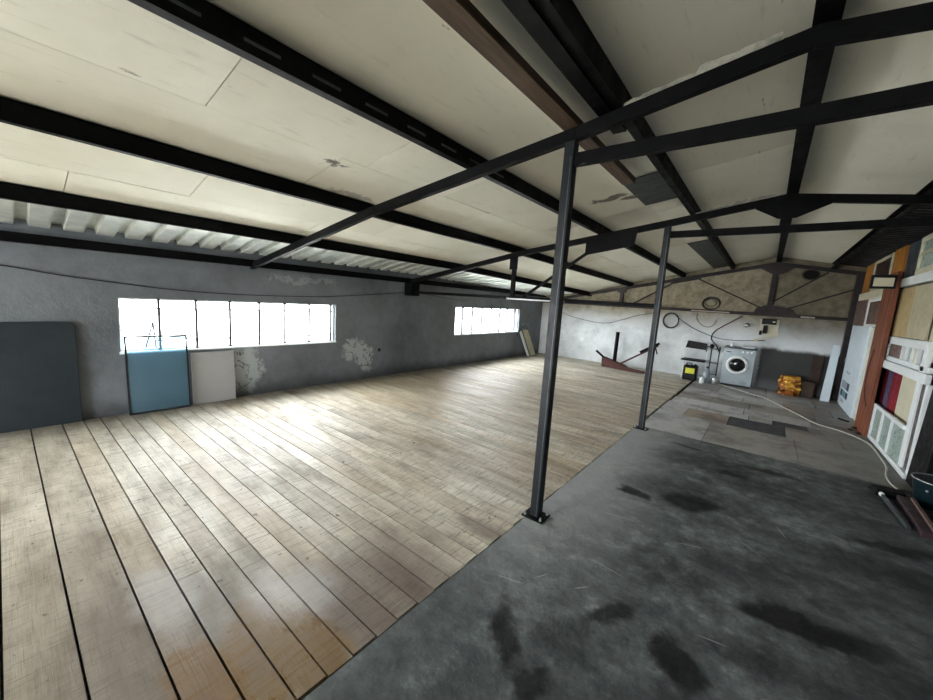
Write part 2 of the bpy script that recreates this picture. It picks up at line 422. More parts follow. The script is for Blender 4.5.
def spline(P, n=8):
    P = [Vector(p) for p in P]; out = []
    for i in range(len(P)-1):
        a = P[max(i-1, 0)]; b = P[i]; c = P[i+1]; d = P[min(i+2, len(P)-1)]
        for k in range(n):
            t = k/n
            out.append(.5*((2*b)+(c-a)*t+(2*a-5*b+4*c-d)*t*t+(3*b-a-3*c+d)*t**3))
    out.append(P[-1]); return out

# ------------------------------------------------------------------ dimensions
XL, XR, YF, YB = -5.72, 1.62, 10.98, -5.0      # inner faces of the walls
EDGE = -1.22                                   # where timber meets concrete
def zr(x):                                     # underside of the rafters
    if x > 0: return 2.86-.13*x
    x = -x
    return 2.86-.162*x if x < 3.2 else 2.3416-.21*(x-3.2)
ZP = .085                                      # purlins sit on the rafters
ZC = .205                                      # ceiling sheets sit on the purlins

# ------------------------------------------------------------------ setting: floors
m = MB()
ys = [-.98, -.76, -.55, -.33, -.10, .107, .326, .487, .62, .749, .873, 1.0, 1.128, 1.266, 1.391, 1.519, 1.662, 1.786, 1.911, 2.05, 2.212, 2.332, 2.503]
while ys[-1] < YF-.1: ys.append(ys[-1]+random.choice((.13, .14, .15, .17)))
ys[-1] = YF+.02
while ys[0] > YB: ys.insert(0, ys[0]-.2)
def plank(x0, x1, y0, y1, z, tone):
    k = .0062                                  # boards lie a touch out of square
    g = .0035 if y0 > .6 else .005
    dy0 = (x0-EDGE)*k; dy1 = (x1-EDGE)*k
    m.hexa([(x0, y0+dy0+g, -.035), (x1, y0+dy1+g, -.035), (x1, y1+dy1-g, -.035), (x0, y1+dy0-g, -.035),
            (x0, y0+dy0+g, z), (x1, y0+dy1+g, z), (x1, y1+dy1-g, z), (x0, y1+dy0-g, z)], tone)
for i in range(len(ys)-1):
    y0, y1 = ys[i], ys[i+1]; z = random.uniform(-.003, .0)
    cuts = [XL]
    if i == 0 or abs(y0-.326) < .01: cuts.append(-5.02)
    elif random.random() < .45: cuts.append(random.uniform(-4.8, -2.2))
    xe = EDGE-random.uniform(.0, .012)
    if abs(y0-2.05) < .01: xe = EDGE-.0
    cuts.append(xe)
    for a, b in zip(cuts[:-1], cuts[1:]): plank(a, b-(.004 if b != xe else 0), y0, y1, z, random.random())
fl = build('floor', m, 'planks'); tag(fl, kind='structure')
m = MB(); m.box(XL, EDGE+.02, YB, YF, -.2, -.036)
tag(build('floor', m, 'wire'), kind='structure')
m = MB(); m.box(EDGE+.006, XR, YB, 5.495, -.2, .0)
tag(build('floor', m, 'concrete'), kind='structure')
m = MB(); m.box(EDGE+.02, XR, 5.49, YF, -.2, -.02); tag(build('floor', m, 'void'), kind='structure')
m = MB()
def tile(x0, x1, y0, y1, tone):
    g = .004; m.box(x0+g, x1-g, y0+g, y1-g, -.0195, random.uniform(-.003, 0), tone)
m_rows = [(5.53, 6.65), (6.65, 7.28), (7.28, 7.60), (7.63, 8.1), (8.1, 8.75), (8.75, 9.4), (9.4, 10.1), (10.1, YF)]
special = {1: [(-1.2, -.83, .8), (-.83, -.26, .30), (-.26, .42, .08), (.42, 1.0, .45), (1.0, XR, .5)],
           2: [(-1.2, -.72, .85), (-.72, -.02, .9), (-.02, .28, .6), (.28, .69, .10), (.69, XR, .5)],
           0: [(-1.2, -.45, .85), (-.45, .5, .55), (.5, XR, .5)],
           3: [(-1.18, -.95, .9), (-.95, -.62, 1.), (-.62, -.1, .95), (-.1, .75, .8), (.75, XR, .5)]}
for r, (a, b) in enumerate(m_rows):
    if r in special:
        for x0, x1, tn in special[r]: tile(x0, x1, a, b, tn)
    else:
        x = -1.165
        while x < XR-.05:
            w = random.uniform(.45, .95); x1 = min(x+w, XR)
            if XR-x1 < .15: x1 = XR
            tile(x, x1, a, b, random.uniform(.45, 1.) if x < .3 else random.uniform(.3, .7)); x = x1
tag(build('floor', m, 'tiles'), kind='structure')

# ------------------------------------------------------------------ walls with openings
W1 = (.80, 3.54, .73, 1.36); W2 = (6.68, 9.58, .74, 1.40); W3 = (-4.3, -2.7, .73, 1.36)
m = MB(); T = .22; zt = 2.09
y = YB
for a, b, c, d in (W3, W1, W2):
    m.box(XL-T, XL, y, a, -.2, zt); m.box(XL-T, XL, a, b, -.2, c); m.box(XL-T, XL, a, b, d, zt); y = b
m.box(XL-T, XL, y, YF+.2, -.2, zt)
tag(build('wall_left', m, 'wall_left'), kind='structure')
m = MB(); m.prism([(XL-.1, -.2), (XR+.2, -.2), (XR+.2, 2.93), (1.1, 3.0), (0, 3.11), (-3.2, 2.6), (XL-.1, 2.08)], 1, YF, YF+.2)
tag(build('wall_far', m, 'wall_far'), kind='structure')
m = MB(); m.box(XR, XR+.2, YB, YF, -.2, 2.85); tag(build('wall_right', m, 'wall_plain'), kind='structure')
# wall behind the viewer: unseen door opening, placed and sized for the daylight it gives
m = MB(); m.box(XL-T, -5.2, YB-.2, YB, -.2, 2.1); m.box(-2.6, XR+.2, YB-.2, YB, -.2, 2.85)
m.prism([(-5.2, 2.05), (-2.6, 2.05), (-2.6, 2.75), (-5.2, 2.2)], 1, YB-.2, YB)
tag(build('wall_back', m, 'wall_plain'), kind='structure')

def window(n, W, nb, label):
    a, b, c, d = W; x = XL-.06
    w = thing('window_%d' % n, (XL-.10, (a+b)/2, c), kind='structure')  # window_3 is unseen, placed and sized for its light
    m = MB(); t = .022
    m.box(x-.03, x, a, b, c, c+t); m.box(x-.03, x, a, b, d-t, d); m.box(x-.03, x, a, a+t, c, d); m.box(x-.03, x, b-t, b, c, d)
    build('window_frame', m, 'white', w)
    m = MB(); m.box(XL-.21, XL+.012, a-.01, b+.01, c-.02, c+.004); build('window_sill', m, 'white', w)
    m = MB(); m.box(x-.020, x-.016, a+t, b-t, c+t, d-t); build('pane', m, 'glass', w)
    for q in nb:
        m = MB(); m.box(x-.012, x+.040, q-.008-.005*n, q+.008+.005*n, c+.004, d-.002)
        for zz in (c+.12, d-.12): m.box(x+.030, x+.038, q-.034, q+.034, zz-.008, zz+.008)
        build('mullion', m, 'rustless', w)
window(1, W1, [1.17, 1.55, 1.94, 2.32, 2.69, 3.08, 3.46], '')
window(2, W2, [6.98, 7.37, 7.77, 8.17, 8.60, 8.96, 9.38], '')
window(3, W3, [-3.9, -3.5, -3.1], '')  # unseen window, placed and sized for light on the near floor

# ------------------------------------------------------------------ ceiling sheets between the purlins
m = MB()
def sheet(x0, x1, y0, y1, tone, dz=0.):
    g = .003; za, zb = zr(x0)+ZC+dz, zr(x1)+ZC+dz
    m.hexa([(x0+g, y0+g, za), (x1-g, y0+g, zb), (x1-g, y1-g, zb), (x0+g, y1-g, za), (x0+g, y0+g, za+.02), (x1-g, y0+g, zb+.02), (x1-g, y1-g, zb+.02), (x0+g, y1-g, za+.02)], tone)
for x0, x1, cuts in [(-4.68, -4.17, [.36, 2.35, 4.1, 5.9, 7.6, 9.3]), (-4.17, -3.38, [-.9, 1.1, 3.1, 5.1, 7.0, 9.0]), (-3.38, -2.74, [-.2, 1.73, 3.7, 5.6, 7.5, 9.4]),
                      (-2.74, -1.98, [-1.1, .82, 1.95, 2.9, 4.9, 6.9, 8.9]), (-1.98, -1.30, [-.5, 5.0, 7.6]), (-1.30, -.92, [5.3]), (-.92, 0.03, [-1.0, 4.2, 7.5]), (.03, 1.02, [-1.5, 4.0, 7.6])]:
    yy = [YB]+cuts+[YF]
    for k in range(len(yy)-1): sheet(x0, x1, yy[k], yy[k+1], random.random(), random.uniform(0, .006))
tag(build('ceiling', m, 'ceiling'), kind='structure')

# roofing metal
def corrugated(name, mat, x0, x1, z0, z1, y0, y1, pitch, crest, depth, label):
    m = MB(); pr = []; y = y0
    while y < y1:
        pr += [(y, 0), (y+pitch-crest-.03, 0), (y+pitch-crest-.02, depth), (y+pitch-.01, depth)]; y += pitch
    A = [m.bm.verts.new((x0, p, z0+q)) for p, q in pr]; B = [m.bm.verts.new((x1, p, z1+q)) for p, q in pr]
    for k in range(len(pr)-1): m._f([A[k], A[k+1], B[k+1], B[k]])
    o = build(name, m, mat, solid=.002); tag(o, label, 'roofing sheet'); return o
corrugated('corrugated_sheet', 'galvroof', -5.94, -4.60, zr(-5.94)+.215, zr(-4.60)+.215, YB, YF-.01, .236, .065, .055, 'shiny galvanised ribbed roofing strip above the left window wall')
corrugated('corrugated_sheet', 'roof_dark', 1.03, 1.95, zr(1.03)+.215, zr(1.95)+.215, YB, YF-.01, .12, .03, .02, 'shade-toned ribbed roofing strip above the stored doors on the right')
m = MB()
for a, b in ((-6.1, 0), (0, 2.0)):
    m.hexa([(a, YB-.2, zr(a)+.30), (b, YB-.2, zr(b)+.30), (b, YF+.2, zr(b)+.30), (a, YF+.2, zr(a)+.30), (a, YB-.2, zr(a)+.34), (b, YB-.2, zr(b)+.34), (b, YF+.2, zr(b)+.34), (a, YF+.2, zr(a)+.34)])
tag(build('ceiling', m, 'roof_dark'), kind='structure')

# ------------------------------------------------------------------ purlins
def purlin(x, w, y0, y1, label, h=.118, lap=True, cat='purlin'):
    z = zr(x+w/2)+ZP
    o = thing('purlin', (x+w/2, (y0+y1)/2, z), label, cat, 'steel purlins under the ceiling')
    m = MB()   # C section: two flanges and a web
    m.box(x, x+w, y0, y1, z, z+.008); m.box(x+w-.008, x+w, y0, y1, z+.008, z+h); m.box(x, x+w, y0, y1, z+h-.008, z+h); m.box(x, x+.008, y0, y1, z+.008, z+.03)
    build('channel', m, 'steel', o)
    return o
purlin(-4.66, .055, YB, YF, 'black purlin between the pale ceiling and the shiny ribbed roofing')
pA = purlin(-3.40, .06, YB, YF, 'black purlin nearest the window wall between two rows of pale boards')
pB = purlin(-2.02, .06, YB, YF, 'slotted black purlin left of the brown ceiling timber')
for k in range(9):
    m = MB(); m.box(-1.9605, -1.9585, .1+k*.32, .26+k*.32, zr(-2)+ZP+.045, zr(-2)+ZP+.06); build('slot', m, 'galvdark', pB)
purlin(-.91, .06, YB, YF, 'black purlin of the double run, on the side towards the ridge')
purlin(-1.0, .088, YB, 2.72, 'shorter black purlin ending just past the near post, beside the timber')
o = purlin(-.025, .10, YB, YF, 'black ridge purlin along the highest line of the roof')
purlin(.98, .06, YB, YF, 'black purlin at the edge of the dark ribbed roofing on the right')
m = MB(); m.hexa([(XL, YB, 1.87), (XL+.10, YB, 1.87), (XL+.10, YF, 1.82), (XL, YF, 1.82), (XL, YB, 1.965), (XL+.10, YB, 1.965), (XL+.10, YF, 1.915), (XL, YF, 1.915)])
tag(build('eave_beam', m, 'steel'), 'black eave beam resting along the top of the window wall', 'beam')
# brown timber and dark sheets lying up against the ceiling
m = MB(); z = zr(-1.17)+ZP+.003; m.box(-1.235, -1.12, YB+.5, 3.74, z, z+.05)
tag(build('timber_plank', m, 'old_wood', bev=.004), 'long brown timber plank under the ceiling beside the double purlin', 'plank')
for y0, y1, lb in ((3.92, 4.88, 'dark metal sheet patch on the ceiling before the second truss'), (7.5, YF-.02, 'dark metal sheet patch on the ceiling near the far gable')):
    m = MB(); x0, x1 = -1.31, -.95
    za, zb = zr(x0)+.19, zr(x1)+.19
    m.hexa([(x0, y0, za), (x1, y0, zb), (x1, y1, zb), (x0, y1, za), (x0, y0, za+.006), (x1, y0, zb+.006), (x1, y1, zb+.006), (x0, y1, za+.006)])
    tag(build('ceiling_patch', m, 'dark_sheet'), lb, 'metal sheet')

def sag(o):
    """the roof settles and narrows a little towards the far gable"""
    for q in ([o]+list(o.children)):
        if q.type != 'MESH': 
            continue
        bm = bmesh.new(); bm.from_mesh(q.data); mw = Vector(q.get('_o', (0, 0, 0)))
        bmesh.ops.bisect_plane(bm, geom=bm.verts[:]+bm.edges[:]+bm.faces[:], plane_co=Vector((0, 5.38, 0))-mw, plane_no=(0, 1, 0))
        for v in bm.verts:
            p = v.co+mw; d = p.y-5.38
            if d > 0:
                ax = abs(p.x); e = max(0, 1-max(0, ax-4.7)) if p.x < 0 else 1
                v.co.z -= .0135*d*(1+.375*min(ax, 4.7)*(1 if e > .99 else .6+.4*e))
                v.co.x -= p.x*.018*d*max(0, e)
        bm.to_mesh(q.data); bm.free()
m = MB()
m.box(-1.292, -1.262, YB+.5, 3.9, zr(-1.28)+.165, zr(-1.28)+.20)
o = build('ceiling_batten', m, 'cream'); tag(o, 'thin pale batten along the ceiling step just left of the brown timber', 'batten')
for o in list(S.objects):
    if o.parent is None and o.name.split('.')[0] in ('ceiling', 'purlin', 'corrugated_sheet', 'ceiling_patch'): sag(o)
def torn(x0, x1, y, label, seed):
    r = random.Random(seed); m = MB(); n = 26; A = []; B = []
    for k in range(n+1):
        x = x0+(x1-x0)*k/n; z = zr(x)+.078
        h = .030 if k > n*.55 else .014
        if abs(k-n*.55) < 1: h = .04
        h += r.uniform(-.006, .006)
        A.append((x, y, z)); B.append((x+r.uniform(-.004, .004), y-.012+r.uniform(-.004, .004), z+h))
    va = [m.bm.verts.new(p) for p in A]; vb = [m.bm.verts.new(p) for p in B]
    for k in range(n): m._f([va[k], va[k+1], vb[k+1], vb[k]])
    tag(build('torn_strip', m, 'foam', solid=.006), label, 'strip')
torn(-.84, -.13, 2.405, 'torn whitish foam strip sticking out above the near truss rafter', 1)
torn(-.85, -.12, 5.345, 'thin pale torn strip along the top of the middle truss rafter', 2)
# ------------------------------------------------------------------ trusses and posts
def rafter(m, y, w=.055, h=.082, xs=(-5.70, -4.5, -3.2, 0), z=zr, skew=.05):
    P = list(xs)
    for a, b in zip(P[:-1], P[1:]):
        za, zb = z(a), z(b); ya, yb = y-skew*max(0, -1.14-a), y-skew*max(0, -1.14-b)
        m.hexa([(a, ya-w/2, za), (b, yb-w/2, zb), (b, yb+w/2, zb), (a, ya+w/2, za), (a, ya-w/2, za+h), (b, yb-w/2, zb+h), (b, yb+w/2, zb+h), (a, ya+w/2, za+h)])
def truss(name, y, label): return thing(name, (0, y, zr(0)), label, 'roof truss', 'steel roof trusses')
Y1, Y2, Y3 = 2.44, 5.38, 10.88
t1 = truss('roof_truss', Y1, 'nearest black roof truss resting on the big foreground post')
for xs in ((-5.70, -4.5, -3.2, -1.14, 0), (0, XR-.01)):
    m = MB(); rafter(m, Y1, xs=xs); build('rafter', m, 'steel', t1, bev=.003)
m = MB(); m.box(-1.128, XR-.01, Y1-.025, Y1+.025, 2.515, 2.595); build('tie_beam', m, 'steel', t1, bev=.003)
m = MB(); m.prism([(-.12, 2.845), (.12, 2.845), (.12, 2.92), (-.12, 2.92)], 1, Y1-.034, Y1-.028); build('gusset', m, 'steel', t1)
t2 = truss('roof_truss', Y2, 'middle black roof truss with a broad hexagonal gusset at its ridge')
for xs in ((-5.70, -4.5, -3.2, -1.14, 0), (0, XR-.01)):
    m = MB(); rafter(m, Y2, xs=xs); build('rafter', m, 'steel', t2, bev=.003)
m = MB(); m.box(-1.10, XR-.01, Y2-.025, Y2+.025, 2.535, 2.615); build('tie_beam', m, 'steel', t2, bev=.003)
m = MB(); m.prism([(-.27, 2.80), (-.06, 2.68), (.09, 2.68), (.35, 2.80), (.35, 2.86), (0, 2.93), (-.27, 2.88)], 1, Y2-.036, Y2-.029); build('gusset', m, 'steel', t2)
m = MB(); m.box(-.04, .055, Y2-.02, Y2+.02, 2.615, 2.80); build('strut', m, 'steel', t2)
m = MB(); m.bar((-5.66, Y2-.225, 1.665), (-1.12, Y2, 1.67), .05, .05); build('bottom_chord', m, 'steel', t2, bev=.003)
m = MB(); m.box(-3.35, -3.28, Y2-.13, Y2-.09, 1.69, zr(-3.3)+.01); build('strut', m, 'steel', t2)
m = MB(); m.box(-3.39, -3.24, Y2-.145, Y2-.138, 2.12, 2.35); build('gusset', m, 'steel', t2)
m = MB(); m.bar((-3.12, Y2-.09, 1.69), (-2.1, Y2-.04, 2.40), .035, .045, up=(0, 1, 0)); build('diagonal', m, 'steel', t2)
m = MB(); m.prism([(-2.16, 2.33), (-1.50, 2.44), (-1.48, 2.63), (-2.16, 2.52)], 1, Y2-.092, Y2-.084); build('gusset', m, 'steel', t2)
m = MB(); m.box(-5.70, -5.50, Y2-.34, Y2-.12, 1.59, 1.84); build('bracket', m, 'steel', t2, bev=.004)
def z3(x): return (2.78-.20*abs(x)) if x < 0 else 2.78-.15*x
t3 = truss('roof_truss', Y3, 'dark red-brown truss against the far gable wall')
for xs in ((-5.66, -3.2, 0), (0, XR-.01)):
    m = MB(); rafter(m, Y3, xs=xs, z=z3, w=.06, skew=0); build('rafter', m, 'rustprimer', t3, bev=.003)
m = MB(); m.box(-5.60, 1.30, Y3-.03, Y3+.03, 1.655, 1.725); ch = build('bottom_chord', m, 'rustprimer', t3, bev=.003)
for a, b in ((-1.52, -.72), (.55, .78)):
    m = MB(); m.box(a, b, Y3-.034, Y3-.030, 1.668, 1.70); build('paint_mark', m, 'tape', ch)
m = MB(); m.bar((-5.55, Y3-.01, 1.80), (-2.2, Y3-.01, 1.755), .03, .035); build('side_rail', m, 'rustprimer', t3)
m = MB(); m.box(-.05, .05, Y3-.03, Y3+.03, 1.78, 2.74); build('king_post', m, 'rustprimer', t3, bev=.003)
m = MB(); m.prism([(-.27, 1.70), (.50, 1.70), (.40, 1.83), (.07, 1.90), (-.07, 1.90), (-.24, 1.83)], 1, Y3-.045, Y3-.036); build('gusset', m, 'rustprimer', t3)
m = MB(); m.prism([(-.34, 2.76), (-.07, 2.60), (.12, 2.60), (.36, 2.76), (0, 2.83)], 1, Y3-.045, Y3-.036); build('gusset', m, 'rustprimer', t3)
for a, b in (((-1.45, 2.46), (-.16, 1.84)), ((.06, 2.00), (.86, 2.64)), ((.30, 1.84), (1.36, 2.33)), ((-2.98, 1.74), (-2.0, 2.36))):
    m = MB(); m.bar((a[0], Y3, a[1]), (b[0], Y3, b[1]), .03, .035, up=(0, 1, 0)); build('diagonal', m, 'rustprimer', t3)
m = MB(); m.prism([(-2.05, 2.32), (-1.40, 2.46), (-1.40, 2.58), (-2.05, 2.46)], 1, Y3-.045, Y3-.036); build('gusset', m, 'rustprimer', t3)
m = MB(); m.box(-3.30, -3.21, Y3-.02, Y3+.02, 1.725, z3(-3.25)+.01); build('strut', m, 'rustprimer', t3)
m = MB(); m.box(-3.37, -3.13, Y3-.045, Y3-.036, 2.06, 2.18); build('gusset', m, 'rustprimer', t3)
m = MB(); m.box(1.28, 1.42, Y3-.07, Y3+.07, .0, 2.62)
tag(build('steel_column', m, 'rustprimer', bev=.004), 'dark red-brown column in the far right corner under the far truss', 'column')

def post(x, y, ztop, label):
    p = thing('steel_post', (x, y, 0), label, 'post', 'black steel posts along the timber edge')
    m = MB(); m.box(x-.036, x+.036, y-.036, y+.036, .008, ztop); s = build('shaft', m, 'post_steel', p, bev=.006)
    m = MB(); m.box(x+.016, x+.022, y-.040, y-.035, .02, ztop-.1); build('weld_seam', m, 'galvdark', s)
    m = MB(); m.box(x-.085, x+.085, y-.075, y+.075, 0, .010); build('base_plate', m, 'steel', p, bev=.002)
    for dx, dy in ((-.065, -.055), (.065, -.055), (-.065, .055), (.065, .055)):
        m = MB(); m.lathe([(.011, .009), (.011, .022), (.006, .022), (.006, .035)], (x+dx, y+dy, 0), 6); build('anchor_bolt', m, 'galv', p)
    return p
post(-1.165, 2.44, zr(-1.14)-.004, 'nearest black steel post, holding up the near truss')
post(-1.14, 5.38, zr(-1.14), 'smaller looking black steel post, second along the timber edge')

# fluorescent tube fixed on the middle truss chord
tl = thing('tube_lamp', (-2.85, Y2-.05, 1.66), 'thin pale unlit tube lamp fixed to the bottom chord of the middle truss', 'lamp')
m = MB(); m.tube([(-3.36, Y2-.16, 1.650), (-2.42, Y2-.115, 1.650)], .012, 10); build('tube', m, 'white', tl, smooth=True)
for x, yy in ((-3.37, Y2-.16), (-2.41, Y2-.115)):
    m = MB(); m.box(x-.012, x+.012, yy-.018, yy+.03, 1.635, 1.668); build('end_cap', m, 'galv', tl)

# ------------------------------------------------------------------ left wall things
def lean(name, y0, y1, z1, foot, top, th, mat, label=None, cat=None, parent=None, r=0, z0=.0, bev=.003):
    """a flat sheet leaning on the left wall: foot and top are distances from the wall"""
    m = MB()
    if r:
        P = [(y0, 0), (y1, 0)]+[(y1-r+r*math.cos(a), z1-r+r*math.sin(a)) for a in [k*PI/12 for k in range(7)]]+[(y0, z1)]
    else: P = [(y0, z0), (y1, z0), (y1, z1), (y0, z1)]
    A = []
    for dx in (0, th):
        A.append([m.bm.verts.new((XL+foot+(top-foot)*(q/z1)+dx, p, q)) for p, q in P])
    m._f(A[0][::-1]); m._f(A[1]); n = len(P)
    for k in range(n): m._f([A[0][k], A[0][(k+1) % n], A[1][(k+1) % n], A[1][k]])
    o = build(name, m, mat, parent, bev=bev)
    if label: tag(o, label, cat)
    return o
lean('dark_board', -1.0, .45, 1.09, .03, .01, .02, 'dark_teal_board', 'large dark slate-coloured board with rounded corner leaning left of the windows', 'board', r=.07)
lean('pale_board', 1.46, 1.96, .68, .05, .012, .02, 'pale_board', 'small pale cream board leaning under the big window', 'board')
gp = thing('framed_glass', (XL+.06, 1.12, 0), 'thin-framed glass sheet, blue with painted window veil, leaning below the left window', 'glass sheet')
lean('glass_pane', .84, 1.41, .905, .10, .03, .006, 'veilglass', parent=gp, bev=0)
m = MB()
def lx(z): return XL+.103-.07*z/.905
for y in (.835, 1.415): m.bar((lx(0), y, 0.004), (lx(.91), y, .912), .014, .018, up=(0, 1, 0))
for z in (.912, .008): m.bar((lx(z), .83, z), (lx(z), 1.42, z), .018, .021)
build('frame', m, 'galvdark2', gp)
# wall cable
P = [(-.6, 1.68), (-.01, 1.63), (.37, 1.57), (.74, 1.53), (1.27, 1.48), (2.04, 1.455), (3.22, 1.48), (4.2, 1.56), (5.01, 1.64), (5.28, 1.66)]
m = MB(); m.tube(spline([(XL+.012, a, b) for a, b in P], 6), .006, 6)
tag(build('wall_cable', m, 'wire', smooth=True), 'thin dark cable sagging along the window wall above the big window', 'cable')
P = [(5.5, 1.66), (6.1, 1.60), (7.0, 1.55)]
m = MB(); m.tube(spline([(XL+.010, a, b) for a, b in P], 6), .005, 6)
tag(build('wall_cable', m, 'wire', smooth=True), 'short thin cable on the wall between the truss bracket and the second window', 'cable')
# boards leaning in the far left corner
for k, (a, b, h, mt, lb) in enumerate([(9.62, 9.72, .75, 'white', 'narrow white board leaning right of the far window'), (9.82, 10.1, .78, 'beige_grey', 'wider greyish board leaning in the far left corner')]):
    m = MB(); sh = .33
    P = [(a+sh, 0), (b+sh, 0), (b, h), (a, h)]
    A = [[m.bm.verts.new((XL+.16*(1-q/h)+dx+.004, p, q)) for p, q in P] for dx in (0, .03)]
    m._f(A[0][::-1]); m._f(A[1])
    for i in range(4): m._f([A[0][i], A[0][(i+1) % 4], A[1][(i+1) % 4], A[1][i]])
    tag(build('leaning_board', m, mt), lb, 'board')
m = MB(); m.tube(spline([(XL+.02, 9.45, .60), (XL+.03, 9.72, .82), (XL+.03, 9.98, .90), (XL+.03, 10.2, .62), (XL+.03, 10.25, .3)], 6), .014, 6)
tag(build('rubber_hose', m, 'galvdark', smooth=True), 'grey hose looped over the boards in the far left corner', 'hose')

# outside the windows
m = MB(); m.box(-30, XL-T, -20, 30, -.5, -.3); tag(build('ground', m, 'ground'), kind='structure')
m = MB(); m.box(-6, 3, -30, YB-.2, -.5, -.21); tag(build('ground', m, 'ground'), kind='structure')
m = MB(); m.bar((-6.75, 1.38, -.3), (-6.75, 1.30, .99), .022, .022, up=(0, 1, 0)); m.bar((-6.75, .98, -.3), (-6.75, 1.30, .99), .022, .022, up=(0, 1, 0))
m.bar((-6.75, 1.17, .3), (-6.75, 1.36, .3), .01, .01)
tag(build('a_frame', m, 'rustless'), 'thin pointed metal A-frame standing outside the big window', 'frame')
m = MB(); m.tube(spline([(-6.9, .1, 1.02), (-6.9, .8, .90), (-6.9, 1.4, .78), (-6.9, 2.0, .68)], 5), .014, 5)
tag(build('outdoor_cable', m, 'rustless'), 'thin cable sloping down outside the big window', 'cable')

# ------------------------------------------------------------------ far wall things
YW = YF
def walltube(name, P, r, mat, label, cat, closed=False, n=6):
    m = MB(); m.tube(spline([(a, YW-.018-(q[0] if q else 0), b) for a, b, *q in P], n), r, 7, closed)
    return tag(build(name, m, mat, smooth=True), label, cat)
walltube('wall_wire', [(-5.1, 1.40), (-4.5, 1.24), (-3.7, 1.16), (-3.2, 1.30), (-2.84, 1.44), (-2.47, 1.54), (-2.25, 1.6)], .006, 'wire', 'thin wire drooping across the far wall above the rusty stand', 'wire')
def coil(cx, cz, rx, rz, turns, label, r=.010, y=.03):
    m = MB(); N = 36
    for k in range(turns):
        ph = random.uniform(0, 6); s = 1-.04*k; dx, dz = random.uniform(-.012, .012), random.uniform(-.012, .012)
        m.tube([(cx+dx+rx*s*math.cos(2*PI*i/N), YW-y-.012*k+.004*math.sin(ph+4*PI*i/N), cz+dz+rz*s*math.sin(2*PI*i/N)) for i in range(N)], r, 6, closed=True)
    return tag(build('cable_coil', m, 'wire', smooth=True), label, 'cable coil', 'black cable coils hung on the far wall')
coil(-1.95, 1.395, .185, .20, 3, 'black cable coil hung lower, just right of the second post')
coil(-1.13, 1.885, .185, .15, 3, 'black cable coil hung above the chord over the folding chair')
m = MB(); N = 30
m.tube([(-1.13+.10*math.cos(2*PI*i/N)*1.2, YW-.05, 1.90+.09*math.sin(2*PI*i/N)) for i in range(N)], .006, 5, closed=True)
tag(build('cable_loop', m, 'wire', smooth=True), 'small loose loop inside the upper cable coil', 'cable')
walltube('hanging_wire', [(-1.38, 1.64), (-1.38, 1.48), (-1.25, 1.33), (-1.10, 1.30), (-1.0, 1.38), (-.96, 1.5)], .006, 'wire', 'slack thin wire loop hanging under the upper cable coil', 'wire')
walltube('hanging_wire', [(-1.86, 1.52), (-1.55, 1.30), (-1.25, 1.16), (-.90, 1.05), (-.60, 1.03), (-.25, 1.06), (.02, 1.10)], .007, 'wire', 'long dark wire running from the lower coil to behind the washing machine', 'wire')
walltube('supply_pipe', [(-.46, 1.63, .02), (-.7, 1.44, .02), (-.93, 1.25, .02)], .012, 'rust', 'reddish pipe slanting down from the chord above the washing machine', 'pipe')
walltube('supply_hose', [(-.93, 1.25, .02), (-1.0, 1.13, .03), (-1.0, 1.0, .06), (-.88, .86, .05), (-.80, .70, .05)], .013, 'wire', 'black hose dropping from the slanting pipe behind the machine', 'hose')

# round wall lamp
wl = thing('wall_lamp', (-.36, YW-.02, 1.42), 'small round chrome lamp on the wall above the washing machine', 'lamp')
m = MB(); m.lathe([(.02, 0), (.055, -.01), (.055, -.03), (.02, -.035)], (-.36, YW, 1.42), 16, 'y'); build('base', m, 'blackplastic', wl, smooth=False)
m = MB(); m.lathe([(.01, -.036), (.04, -.05), (.055, -.08), (.04, -.115), (.008, -.13)], (-.36, YW, 1.42), 16, 'y'); build('bulb', m, 'chrome', wl, smooth=True)
# switch board
sb = thing('switch_board', (.05, YW-.02, 1.4), 'white and black electrical switch board on the far wall', 'switch board')
m = MB(); m.box(-.12, .22, YW-.03, YW, 1.22, 1.58); build('backboard', m, 'cream', sb, bev=.003)
m = MB(); m.box(-.09, .17, YW-.11, YW-.031, 1.47, 1.60); build('meter_box', m, 'blackplastic', sb, bev=.008)
m = MB(); m.box(-.05, .03, YW-.09, YW-.031, 1.26, 1.45); build('breaker', m, 'blackplastic', sb, bev=.005)
m = MB(); m.box(-.11, -.06, YW-.07, YW-.031, 1.22, 1.32); build('breaker', m, 'blackplastic', sb, bev=.005)
m = MB(); m.box(.10, .15, YW-.115, YW-.111, 1.52, 1.55); build('display', m, 'cream', sb)
m = MB()
m.bar((-.18, YW-.06, 1.08), (.24, YW-.05, 1.26), .04, .05)
tag(build('wall_bracket', m, 'cream', bev=.004), 'pale slanting arm fixed under the switch board', 'bracket')

# folding chair
fc = thing('folding_chair', (-1.25, 10.6, 0), 'folding chair with white tubular frame and black backrest by the far wall', 'chair')
m = MB()
for x in (-1.50, -1.02):
    m2 = MB(); m2.tube(spline([(x, 10.80, .02), (x, 10.66, .5), (x+.01, 10.72, .92)], 5), .012, 8); build('frame', m2, 'white', fc, smooth=True)
    m2 = MB(); m2.tube([(x+.03, 10.42, .02), (x+.03, 10.78, .50)], .012, 8); build('leg', m2, 'white', fc, smooth=True)
m = MB(); m.hexa([(-1.50, 10.66, .76), (-1.03, 10.66, .74), (-1.03, 10.70, .74), (-1.50, 10.70, .76), (-1.46, 10.68, .94), (-1.05, 10.68, .90), (-1.05, 10.72, .90), (-1.46, 10.72, .94)]); build('backrest', m, 'blackplastic', fc, bev=.015)
m = MB(); m.box(-1.52, -1.02, 10.36, 10.74, .465, .50); build('seat', m, 'blackplastic', fc, bev=.012)
